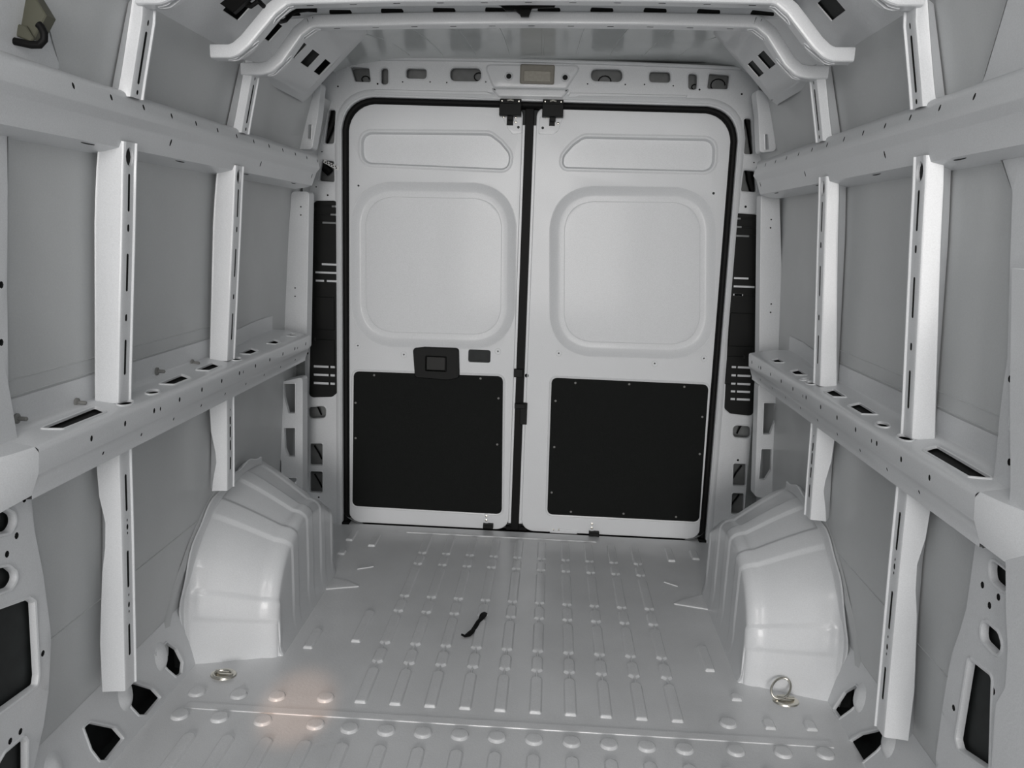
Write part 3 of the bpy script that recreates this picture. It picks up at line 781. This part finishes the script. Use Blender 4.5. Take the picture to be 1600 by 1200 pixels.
    for yc in (-1.83, -1.43, -1.0, -.55):       # short dark slots under the rail
        m = MB(); m.pad(circ(yc, 1.444, .025, 12, .002), ((0, .0), (-.0003, .0006)), FS(sd, lambda z: .829), M_DARK)
        m.build('slot', t)
    # ---- cant rail under the roof edge
    t = thing('cant_rail', (sd*.74, -1.0, 1.82), 'white sloping panel under the %s roof edge with square openings' % nm, 'rail', 'sloping roof edge panels')
    m = MB()
    def sq(L, sd=sd):
        out = []
        for yc, w_ in ((-.545, .075), (-.686, .085), (-.825, .075), (-1.06, .085), (-1.30, .10), (-1.56, .10), (-1.85, .12)):
            out.append({'l': [(yc-w_/2, L*.46-.027), (yc+w_/2, L*.46-.027), (yc+w_/2, L*.46+.030), (yc-w_/2, L*.46+.030)], 'p': ((0, 0), (-.0005, -.003))})
        return out
    rail_plate(m, ((.803, 1.757), (.635, 1.925)), YN, -.49, sq, sd)
    m.loft([[(sd*x, y, tilt(sd*x, z)) for x, z in [(.834, 1.742), (.81, 1.752), (.803, 1.757)]] for y in (YN, -1.5, -.49)], M_PAINT)
    m.loft([[(sd*x, y, tilt(sd*x, z)) for x, z in [(.635, 1.925), (.61, 1.945), (.59, 1.972)]] for y in (YN, -1.5, -.49)], M_PAINT)
    # rear end of the panel, flaring out to the door frame
    def quad(y, k):
        a = [Vector((.834, 1.742)), Vector((.803, 1.757)), Vector((.719, 1.841)), Vector((.635, 1.925)), Vector((.59, 1.972))]
        b = [Vector((.935, 1.77)), Vector((.905, 1.83)), Vector((.858, 1.90)), Vector((.795, 1.958)), Vector((.77, 1.975))]
        return [(sd*(p*(1-k)+q*k).x, y, tilt(sd*(p*(1-k)+q*k).x, (p*(1-k)+q*k).y)) for p, q in zip(a, b)]
    m.loft([quad(-.49+.46*i/8, sm(i/8*.9+.1*(i/8))) for i in range(9)], M_PAINT)
    m.build('panel', t)
    m = MB()
    m.loft([[(sd*(.803+.012), y, 1.757+.014), (sd*(.635+.012), y, 1.925+.014)] for y in (YN, -.43)], M_DARK)  # added dark sheet painting shade behind the square openings
    m.build('backing', t, wn=False)

# ================================================================== WALL PILLARS
def pillar_section(m, yc, sd, z0, z1, slots, ovals=(), tabs=True, wn=.02, n=10):
    """hat section: near flank, slotted inner face, far flank"""
    zs = [z0+(z1-z0)*i/n for i in range(n+1)]
    near = [[FSP(sd, yc+.030, z, skin(z)-.004) for z in zs], [FSP(sd, yc-.002, z, flank(z, sd)+.005) for z in zs],
            [FSP(sd, yc-.006, z, flank(z, sd)+.003) for z in zs],
            [FSP(sd, yc-.012, z, flank(z, sd)-.001) for z in zs],
            [FSP(sd, yc-.010, z, flank(z, sd)-.006) for z in zs], [FSP(sd, yc-.004, z, inner(z)+.006) for z in zs],
            [FSP(sd, yc-.002, z, inner(z)+.002) for z in zs], [FSP(sd, yc+.003, z, inner(z)) for z in zs]]
    m.loft(near, M_PAINT)
    far = [[FSP(sd, yc+.038, z, inner(z)) for z in zs], [FSP(sd, yc+.040, z, inner(z)-.004) for z in zs], [FSP(sd, yc+.044, z, inner(z)-.004) for z in zs],
           [FSP(sd, yc+.047, z, inner(z)+.004) for z in zs], [FSP(sd, yc+.055, z, skin(z)-.004) for z in zs]]
    m.loft(far, M_PAINT)
    F = FS(sd, inner)
    hs = []
    for a, b in slots:
        w_ = .0085
        hs.append({'l': rect(yc+.019-w_/2, a, yc+.019+w_/2, b, .004, 3), 'p': ((0, 0), (-.0005, -.004))})
    for zc, ry, rz in ovals: hs.append({'l': circ(yc+.020, zc, ry, 12, rz), 'p': ((0, 0), (-.0005, -.006)), 'void': True})
    # the inner face is cut at every station so that it follows the tumblehome
    outl = [(yc+.003, z) for z in zs]+[(yc+.038, z) for z in reversed(zs)]
    m.plate(outl, hs, F, M_PAINT, edge=None, cuts=[(1, z) for z in zs[1:-1]])
def FSP(sd, y, z, x): return (sd*x, y, tilt(sd*x, z))
MID = [(1.395, 1.315), (1.288, 1.272), (1.225, 1.142), (1.092, 1.076), (1.035, .955)]
LOW = [(.727, .640), (.545, .455), (.364, .285)]
for sd, nm in SIDES:
    for yc, wh, z_low in ((-1.725, 'nearer', .205), (-1.118, 'farther', .50)):
        t = thing('wall_pillar', (sd*.87, yc, z_low), '%s white slotted pillar on the %s wall' % (wh, nm) + (', standing on the sill' if wh == 'nearer' else ', rising from behind the wheel housing'), 'pillar', 'slotted wall pillars')
        m = MB(); pillar_section(m, yc, sd, .895, 1.46, [(b, a) for a, b in MID], [(1.430, .0155, .020)])
        m.build('middle_section', t)
        m = MB()
        lo = [(b, a) for a, b in LOW if b > z_low+.02]
        ov = [(z, .0022, .0035) for z in (.618, .587, .436, .395) if z > z_low+.02]+[(z, .004, .007) for z in (.602, .412) if z > z_low+.02]
        if wh == 'farther': lo = [(.70, .725), (.66, .695), (.62, .652), (.56, .60)]; ov = [(.745, .002, .003)]
        pillar_section(m, yc, sd, z_low, .80, lo, ov)
        m.build('lower_section', t)
        m = MB(); pillar_section(m, yc, sd, 1.55, 1.742, [(1.578, 1.683)], [(1.562, .004, .005), (1.70, .003, .006)], n=5)
        m.build('roof_section', t)

# ================================================================== NEAR SIDE PANELS
for sd, nm in SIDES:
    X = .868
    def surf(z): return interp([(.0, .93), (.3, .882), (.5, .872), (1.45, .866), (1.6, .84), (1.75, .80), (1.85, .74)], z)
    if sd < 0:
        edge_px = [(95, 107), (60, 130), (14, 170), (12, 300), (11, 450), (13, 600), (30, 700), (48, 770), (54, 830), (68, 900), (80, 1000), (76, 1080), (62, 1160)]
        holes_px = [([(-30, 800), (10, 799), (20, 805), (22, 818), (14, 830), (-30, 840)], .012), ([(-30, 893), (12, 887), (22, 895), (24, 905), (16, 918), (-30, 935)], .012),
                    ([(-60, 975), (45, 937), (52, 942), (58, 1055), (56, 1070), (-40, 1140)], .004), ([(8, 1178), (36, 1154), (40, 1160), (40, 1210), (-8, 1290), (-5, 1200)], .006)]
        dots = [(2, 445), (2, 535), (38, 780, ), (26, 837), (11, 866), (14, 780), (67, 1021), (32, 1143), (16, 1158)]
    else:
        edge_px = [(1535, 128), (1522, 150), (1545, 205), (1582, 300), (1578, 420), (1574, 560), (1568, 600), (1562, 650), (1556, 720), (1544, 800), (1524, 850), (1510, 950), (1500, 985), (1488, 1020), (1472, 1110), (1462, 1200)]
        holes_px = [([(1585, 606), (1640, 612), (1640, 690), (1597, 674), (1580, 668)], .006), ([(1548, 874), (1577, 897), (1580, 915), (1570, 923), (1550, 905)], .012), ([(1537, 970), (1560, 990), (1566, 1012), (1558, 1021), (1535, 998)], .012),
                    ([(1516, 1032), (1549, 1058), (1545, 1200), (1500, 1170), (1496, 1155)], .006)]
        dots = [(1584, 496), (1594, 542), (1578, 592), (1577, 722), (1536, 851), (1551, 854), (1567, 864), (1560, 933), (1546, 946), (1535, 914), (1490, 1106), (1552, 1080), (1560, 1112)]
    def bs(u, v, sd=sd):
        x = .868
        for it in range(6):
            y, z = atx(u, v, sd*x); x = surf(z)
        return (y, z)
    ed = [bs(u, v) for u, v in edge_px]
    ztop, zbot = ed[0][1], ed[-1][1]
    outl = ed+[(ed[-1][0]-.02, .19), (YN, .19), (YN, 1.76), (-2.05, 1.76)] if sd < 0 else ed+[(ed[-1][0]-.02, .19), (YN, .19), (YN, 1.76), (-2.02, 1.76)]
    m = MB(); hs = []
    for q, r in holes_px:
        hs.append({'l': offset(ccw(rounded([bs(u, v) for u, v in q], r, 3)), .008), 'p': ((.000, 0), (-.002, .003), (-.006, .002), (-.008, -.004), (-.008, -.010))})
    for q in dots:
        y, z = bs(q[0], q[1]); hs.append({'l': circ(y, z, .006, 8, .0065), 'p': ((0, 0), (-.0003, -.004))})
    F = lambda a, b, h, sd=sd: (sd*(surf(b)-h), a, b)
    m.plate(rounded(outl, .01, 2), hs, F, M_PAINT, edge=((0, 0), (.003, -.002), (.008, -.012), (.010, -.035), (.012, -.06)), cuts=[(1, z) for z in (.3, .4, .5, .8, 1.1, 1.3, 1.45, 1.52, 1.6, 1.68)])
    # raised jamb at the cab side
    for (ya, yb, hgt) in ((-2.62, -2.40, .03),):
        pass
    t = thing('side_panel', (sd*.87, -2.3, .19), 'white inner sheet with cut-outs nearest the camera on the %s wall' % nm, 'body panel', 'near inner body panels')
    m.build('sheet', t)
    m = MB(); eds = sorted((b_, a_) for a_, b_ in ed); m.loft([[(sd*(surf(z)+.018), (YN if q == 0 else interp(eds, z)-.014), z) for z in [.2+.05*i for i in range(29)]] for q in (0, 1)], M_DARK); m.build('backing', t)  # added dark sheet behind the cut-outs as their shade
    m = MB()           # vertical jamb standing proud of the sheet
    yj = bs(1590, 900)[0] if sd > 0 else bs(-12, 700)[0]
    if sd > 0:
        jp = [(1600, 420), (1597, 600), (1598, 760), (1590, 850), (1591, 950), (1594, 1010), (1590, 1070), (1575, 1095), (1571, 1150), (1566, 1230)]
        row = [bs(u, v) for u, v in jp]
        m.loft([[(surf(z)+.0, y, z) for y, z in row], [(surf(z)-.020, y-.004, z) for y, z in row], [(surf(z)-.026, y-.012, z) for y, z in row], [(surf(z)-.026, y-.20, z) for y, z in row]], M_PAINT)
    else:
        m.loft([[(-surf(z), -2.20, z) for z in (.2, .8, 1.5, 1.7)], [(-surf(z)+.02, -2.205, z) for z in (.2, .8, 1.5, 1.7)], [(-surf(z)+.026, -2.215, z) for z in (.2, .8, 1.5, 1.7)], [(-surf(z)+.026, -2.4, z) for z in (.2, .8, 1.5, 1.7)]], M_PAINT)
    m.build('jamb', t)
# pale cable inside the lower right opening
m = MB(); q = [(1543, 1062), (1535, 1085), (1530, 1110), (1529, 1140), (1531, 1170)]
m.tube([(.905, *atx(u, v, .905)) for u, v in q], .003, M_TAN, 6)
m.build('cable', label='thin pale cable inside the lower right body opening', cat='cable', origin=(.905, -2.1, .5))

# ================================================================== WHEEL HOUSINGS
OUTP = [(-1.245, -.002), (-1.250, .10), (-1.245, .20), (-1.215, .31), (-1.150, .385), (-1.06, .432), (-.94, .458), (-.80, .468), (-.66, .450), (-.55, .405), (-.45, .33), (-.37, .22), (-.32, .10), (-.30, -.002)]
INP = [(-1.172, -.002), (-1.168, .08), (-1.156, .155), (-1.120, .222), (-1.06, .276), (-.98, .312), (-.90, .324), (-.80, .325), (-.71, .308), (-.62, .270), (-.54, .215), (-.47, .145), (-.42, .07), (-.39, -.002)]
def resample(p, n):
    P_ = [Vector(q) for q in p]; L = [0]
    for a, b in zip(P_, P_[1:]): L.append(L[-1]+(b-a).length)
    out = []
    def cr(p0, p1, p2, p3, t): return .5*((2*p1)+(-p0+p2)*t+(2*p0-5*p1+4*p2-p3)*t*t+(-p0+3*p1-3*p2+p3)*t**3)
    for i in range(n):
        s = L[-1]*i/(n-1); k = max(j for j in range(len(L)-1) if L[j] <= s+1e-9); t = (s-L[k])/(L[k+1]-L[k])
        p0, p1, p2, p3 = P_[max(k-1, 0)], P_[k], P_[k+1], P_[min(k+2, len(P_)-1)]
        out.append(cr(p0, p1, p2, p3, t))
    return out
def sm(x): x = min(max(x, 0), 1); return x*x*(3-2*x)
NT = 181
A = resample(OUTP, NT); B = resample(INP, NT)
EDG = [.095, .15, .305, .36, .45, .505, .585, .64, .72, .775, .84, .88]   # pairs: start and end of each raised band
def band(t):
    v = 0
    for a, b in zip(EDG[::2], EDG[1::2]):
        v = max(v, sm((t-a)/.007)*(1-sm((t-b)/.007)))
    return v
for sd, nm in SIDES:
    t = thing('wheel_housing', (sd*.82, -.78, 0), 'white ridged steel wheel housing on the %s side of the floor' % nm, 'wheel housing', 'wheel housings')
    rows = []
    for i in range(NT):
        tt = i/(NT-1); a, b = A[i], B[i]
        ta = (A[min(i+1, NT-1)]-A[max(i-1, 0)]).normalized(); na = Vector((ta.y, -ta.x)); 
        if na.dot(a-Vector((-.78, .1))) < 0: na = -na
        bd = band(tt)*.0065; row = []
        flare = .06*sm((tt-.72)/.28)
        # outer flange, crown, rounded shoulder, side
        C = [(.962, 0, 1), (.940, 0, 1)]
        row.append(Vector((.962, *(a+na*.012)))); row.append(Vector((.943, *(a+na*.012)))); row.append(Vector((.938, *(a+na*.004))))
        K = 12
        sh = b+(a-b)*.22
        for k in range(K+1):
            q = k/K; x = .932+(.745-.932)*q
            c = a+(sh-a)*q**1.15
            row.append(Vector((x, *(c+na*bd*sm(q/.12)))))
        sx = .745+flare*.6; ex = .700+flare
        for k in range(1, 9):
            q = k/8; ang = math.pi/2*q
            c = sh+(b-sh)*(1-math.cos(ang)); x = sx-(sx-ex)*math.sin(ang)
            row.append(Vector((x-bd*.6*q, *(c+na*bd*(1-q)))))
        zb = row[-1].z
        for k in range(1, 9):
            q = k/8; z = zb*(1-q)-.002*q; fade = 1-sm((q-.55)/.4)
            xx = ex-.004*q-bd*.6*fade-(.012*sm((q-.8)/.2) if zb > .03 else 0)
            row.append(Vector((xx, row[-k].y if 0 else b.x+(0), z)))
        rows.append([(sd*min(p.x, skin(p.z)+bulge(p.y)-.003), p.y, p.z) for p in row])
    m = MB(); m.loft(rows, M_PAINT); m.build('shell', t, wn=False, sharp=60)
    # small brackets where the shell meets the pillar
    m = MB(); rows = []
    for i in range(0, 110, 3):
        a = A[i]; ta = (A[i+1]-A[max(i-1, 0)]).normalized(); na = Vector((ta.y, -ta.x))
        if na.dot(a-Vector((-.78, .1))) < 0: na = -na
        w_ = .026+.006*math.sin(i*.35)
        rows.append([FS(sd, skin)(a.x+na.x*q, max(a.y+na.y*q, .0), h) for q, h in ((.0, .016), (.006, .012), (w_-.003, .010), (w_, .006))])
    m.loft(rows, M_PAINT)
    m.build('weld_flange', t)

# ================================================================== ROOF BOWS
def bowpath(half=(.585, .630, .705, .735, .785), zc=1.868):
    dz = [(0, 0), (.3, -.002), (half[0], -.008), (half[0]+.02, -.014), (half[1]+.01, -.040), (half[2]-.01, -.112), (half[2]+.01, -.128), (half[3], -.132), (half[4], -.132)]
    r = [(a, zc+b) for a, b in dz]
    return [(-a, b) for a, b in reversed(r[1:])]+r
def lerp_path(p, n=6):
    out = []
    for (a, b), (c, d) in zip(p, p[1:]):
        for k in range(n): out.append((a+(c-a)*k/n, b+(d-b)*k/n))
    out.append(p[-1]); return out
names = ['rear', 'middle', 'front']
for bi, yb in enumerate((-1.135, -1.385, -1.745)):
    hf = (.585, .630, .705, .735, .785) if bi == 0 else (.570, .615, .70, .72, .765)
    zc = (1.868, 1.862, 1.892)[bi]
    path = bowpath(hf, zc); pp = lerp_path(path)
    t = thing('roof_bow', (0, yb, 1.83), ('roof bow nearest the rear doors, white cranked cross beam', 'second white cranked roof bow from the rear doors', 'white roof bow nearest the camera, only its ends in view')[bi], 'roof bow', 'roof bows')
    # arc-length coordinates
    def nrm(i):
        a = Vector(pp[max(i-1, 0)]); b = Vector(pp[min(i+1, len(pp)-1)]); d_ = (b-a).normalized(); return Vector((-d_.y, d_.x))
    def sec(i, dy, dn):
        p = Vector(pp[i])+nrm(i)*dn; return (p.x, yb+dy, tilt(p.x, p.y))
    prof = [(.034, -.012), (.012, -.001), (.006, .0), (.001, -.002), (-.001, -.007), (0, -.026), (.002, -.031), (.006, -.033)]
    m = MB(); m.loft([[sec(i, dy, dn) for i in range(len(pp))] for dy, dn in prof[1:]], M_PAINT)
    m.loft([[sec(0, dy, dn) for dy, dn in prof[1:]]+[], [sec(0, .05, dn) for dy, dn in prof[1:]]], M_PAINT)
    m.loft([[sec(len(pp)-1, dy, dn) for dy, dn in prof[1:]]+[], [sec(len(pp)-1, .05, dn) for dy, dn in prof[1:]]], M_PAINT)
    m.build('front_face', t)
    # underside with holes: mapped along the bow
    Ls = [0]
    for a, b in zip(pp, pp[1:]): Ls.append(Ls[-1]+math.hypot(b[0]-a[0], b[1]-a[1]))
    T = Ls[-1]
    def along(s):
        s = min(max(s, 0), T); k = max(j for j in range(len(Ls)-1) if Ls[j] <= s+1e-9); q = (s-Ls[k])/(Ls[k+1]-Ls[k])
        return k+q
    def FB(s, w_, h, yb=yb):
        s = s+T/2; f = along(s); k = min(int(f), len(pp)-2); q = f-k
        p = Vector(pp[k])*(1-q)+Vector(pp[k+1])*q; n = nrm(k)*(1-q)+nrm(k+1)*q; p = p+n*(-.033-h)
        return (p.x, yb+.006+w_, tilt(p.x, p.y))
    m = MB(); hs = []
    for sgn in (-1, 1):
        for s0, ln in ((.615, .10), (.745, .075)):
            hs.append({'l': rounded([(sgn*(s0-ln/2), .018), (sgn*(s0-ln*.3), .008), (sgn*(s0+ln*.3), .008), (sgn*(s0+ln/2), .018), (sgn*(s0+ln*.3), .026), (sgn*(s0-ln*.3), .026)], .006, 2), 'p': ((0, 0), (-.001, .002), (-.002, -.006))})
    for k in range(-5, 6):
        hs.append({'l': slot(k*.105, .012, .018, .005, 2), 'p': ((0, 0), (-.0003, -.003))})
    outl = [(-T/2+T*i/60, 0) for i in range(61)]+[(T/2-T*i/60, .036) for i in range(61)]
    m.plate(outl, hs, FB, M_PAINT, edge=None, cuts=[(0, q-T/2) for q in Ls[1:-1]]); m.build('underside', t)
    # flanged upper web with lightening slots
    m = MB(); hs = []
    for k in range(10):
        s0 = -.648+.139*k
        hs.append({'l': rounded([(s0-.033, .004), (s0+.030, .004), (s0+.026, .015), (s0-.03, .017)], .003, 2), 'p': ((0, 0), (-.0003, -.004))})
        hs.append({'l': slot(s0+.07, .027, .020, .006, 3), 'p': ((0, 0), (-.0003, -.003))})
    def FU(s, w_, h, yb=yb):
        z = interp([(0, zc-.002), (.3, zc-.004), (.585, zc-.010), (.66, zc-.016)], abs(s)); return (s, yb+.010-w_*.9-h*.5, tilt(s, z+w_*.62-h*.8))
    outl = [(-.70+1.4*i/20, 0) for i in range(21)]+[(.70-1.4*i/20, .042) for i in range(21)]
    m.plate(outl, hs, FU, M_PAINT, edge=((0, 0), (.001, .004)), cuts=[(0, -.70+.07*i) for i in range(1, 20)]); m.build('upper_web', t)
    m = MB()
    m.loft([[(x, yb+.02, tilt(x, zc+.002)), (x, yb+.02, tilt(x, zc+.045)), (x, yb-.03, tilt(x, zc+.050))] for x in (-.69, -.3, .3, .69)], M_DARK); m.build('shade_backing', t)  # dark sheet behind the slots, shade put into its colour

# ================================================================== SMALL THINGS
# lashing rings
for sd, (u, v), flat in ((-1, (352, 1051), 1), (1, (1226, 1092), 0)):
    x, y = atz(u, v); y -= .012
    t = thing('lashing_ring', (x, y, 0), ('zinc lashing ring folded flat on the floor beside the left wheel housing' if sd < 0 else 'zinc lashing ring standing open on the floor beside the right wheel housing'), 'lashing ring', 'floor lashing rings')
    m = MB(); rows = []
    for r, z in ((.038, .0), (.036, .004), (.028, .0055), (.020, .003), (.012, .002)):
        rows.append([(x+r*math.cos(a*math.pi/12), y+r*.8*math.sin(a*math.pi/12), z) for a in range(24)])
    m.loft(rows, M_METAL, closed=True); m.add(rows[-1], [tuple(range(24))], M_METAL); m.build('cup', t)
    m = MB(); m.tube([(x-.024, y+.004, .009), (x+.024, y+.004, .009)], .0045, M_METAL, 10); m.build('pivot', t)
    m = MB(); pth = []
    for k in range(25):
        a = 2*math.pi*k/24
        if flat: pth.append((x+.003+.027*math.cos(a), y-.012+.018*math.sin(a), .009+.003*math.sin(a)))
        else: pth.append((x-.012+.027*math.cos(a)+.010*(math.sin(a)), y+.016+.020*math.sin(a), .030+.022*math.sin(a)))
    m.tube(pth, .0035, M_METAL, 8, cap=False); m.build('ring', t)
# scrap of black strap on the floor
t = thing('strap_scrap', (*atz(743, 985), 0), 'crumpled scrap of black strap lying in the middle of the floor', 'strap')
def ribbon(px, widths, hs, name):
    m = MB(); C_ = [Vector((*atz(u, v), 0)) for u, v in px]; top = []; bot = []
    for i, c in enumerate(C_):
        d_ = (C_[min(i+1, len(C_)-1)]-C_[max(i-1, 0)]).normalized(); n = Vector((-d_.y, d_.x, 0))*widths[i]
        h = hs[i]
        top.append([c+n+Vector((0, 0, h+.002)), c+Vector((0, 0, h+.006)), c-n+Vector((0, 0, h+.002)), c-n+Vector((0, 0, h)), c+n+Vector((0, 0, h))])
    m.loft([[tuple(p) for p in r] for r in top], M_RUBBER, closed=True, cap=True); m.build(name, t, wn=False)
ribbon([(757, 960), (755, 965), (751, 971), (747, 977), (743, 982), (739, 988)], [.010, .012, .008, .007, .008, .009], [.004, .008, .006, .012, .006, .004], 'strap_body')
ribbon([(741, 986), (736, 992), (731, 995), (726, 997), (721, 995)], [.006, .010, .010, .007, .003], [.006, .008, .005, .006, .006], 'loose_end')
# clips on the left wall above the shelf
for i, (u, v) in enumerate(((27, 654), (121, 629), (246, 580), (301, 567))):
    y, z = atx(u, v, -.910); where = ('nearest the camera', 'second from the camera', 'third from the camera', 'next to the farther pillar')[i]
    t = thing('trim_clip', (-.912, y, z), 'grey push-in clip on the left wall over the shelf rail, %s' % where, 'clip', 'grey clips over the left shelf')
    F = FS(-1, lambda zz: .940)
    m = MB(); m.strips(ccw(circ(y, z, .010, 12)), ((0, 0), (0, .003), (-.003, .005), (-.006, .005)), lambda a, b, h: (-(.912-h), a, b), M_GREY, True); m.build('head', t)
    m = MB(); m.strips(ccw(circ(y, z, .0045, 8)), ((0, 0), (0, .016), (-.002, .018)), lambda a, b, h: (-(.908-h), a, b), M_GREY, True); m.build('pin', t)
# connector with looped cable at top left
def ptat(u, v, y): x, z = aty(u, v, y); return (x, y, z)
t = thing('connector', ptat(40, 60, -2.0), 'olive plug-in connector with a looped black cable at the upper left', 'connector')
m = MB()
ya = -2.0
def slab(px, y0, y1, mt, mm):
    l = ccw(pts(px, aty, y0)); mm.strips(l, [(-.002, 0), (0, .002), (0, y1-y0-.002), (-.002, y1-y0)], lambda a, b, h: (a, y0+h, b), mt, True)
    mm.poly([offset(l, -.002)], lambda a, b, h: (a, y0+h, b), 0, mt)
slab([(12, 0), (50, -12), (72, 24), (52, 62), (36, 55), (8, 38)], ya, ya+.03, M_GREEN, m); m.build('body', t)
m = MB(); slab([(4, 32), (40, 40), (52, 60), (48, 66), (22, 55), (8, 50)], ya-.008, ya, M_GREEN, m); m.build('collar', t)
m = MB(); m.tube([ptat(u, v, ya-.012) for u, v in ((-5, 57), (12, 62), (30, 66), (48, 70), (62, 70), (69, 62), (69, 52), (64, 42), (60, 38))], .0065, M_RUBBER, 10); m.build('cable', t)
# black cable over the left bow ends
t = thing('cable_harness', ptat(430, 20, -1.25), 'black cable looping over the left ends of the roof bows', 'cable')
m = MB()
PTH = [(378, 5, -1.42), (392, 10, -1.42), (403, 2, -1.42)], [(396, -8, -1.42), (408, 6, -1.40), (420, 17, -1.35), (430, 29, -1.28), (438, 34, -1.22), (446, 32, -1.18), (455, 22, -1.17), (464, 17, -1.165), (480, 15, -1.16), (495, 16, -1.16)]
for q in PTH: m.tube([ptat(*a) for a in q], .0058, M_RUBBER, 8)
m.build('cable', t)
m = MB(); slab([(343, 5), (368, -14), (390, -4), (364, 20)], -1.45, -1.43, M_RUBBER, m); m.build('connector_block', t)
# black hose at the left corner
t = thing('drain_hose', ptat(470, 212, -.16), 'short black bent hose at the rear end of the left upper rail', 'hose')
m = MB(); m.tube([ptat(*q) for q in ((454, 222, -.17), (458, 212, -.17), (464, 206, -.165), (471, 205, -.16), (477, 210, -.15), (483, 216, -.13), (486, 210, -.11), (486, 200, -.10))], .012, M_RUBBER, 10); m.build('hose_body', t)
m = MB(); m.tube([ptat(480, 213, -.14), ptat(484, 216, -.13)], .016, M_RUBBER, 10); m.build('collar', t)
# black bracket under the roof in the middle
t = thing('roof_bracket', ptat(820, 12, -1.17), 'black plastic bracket clipped over the middle of the rear roof bow', 'bracket')
yy = -1.175
m = MB(); slab([(775, 5), (868, 6), (866, 11), (832, 12), (826, 17), (790, 16), (782, 8)], yy, yy+.014, M_BLACK, m); m.build('clip_bar', t)
m = MB(); slab([(803, 14), (830, 14), (826, 25), (814, 25), (812, 21)], yy-.006, yy+.01, M_BLACK, m); m.build('tab', t)
for u in (787, 808, 845, 862):
    m = MB(); slab([(u-3, 2), (u+3, 2), (u+3, 8), (u-3, 8)], yy-.004, yy+.006, M_RUBBER, m); m.build('hook', t)
# wires seen inside the header openings
for i, (u, v, r, wh) in enumerate(((571, 124, 5, 'in the far left header opening'), (748, 120, 6, 'in the header opening left of the lamp'), (945, 127, 8, 'in the header opening right of the lamp'), (1122, 133, 9, 'in the far right header opening'), (1086, 136, 4, 'in the narrow header slot on the right'))):
    x, z = aty(u, v, .01); k = r/383
    t_ = MB(); t_.tube([(x+k*math.cos(a*.5)*1.2, .012, z+k*math.sin(a*.5)) for a in range(11)], .0022, M_RUBBER, 6)
    t_.build('wire_loop', label='small loop of black wire %s' % wh, cat='wire', group='wires in the header', origin=(x, .012, z))
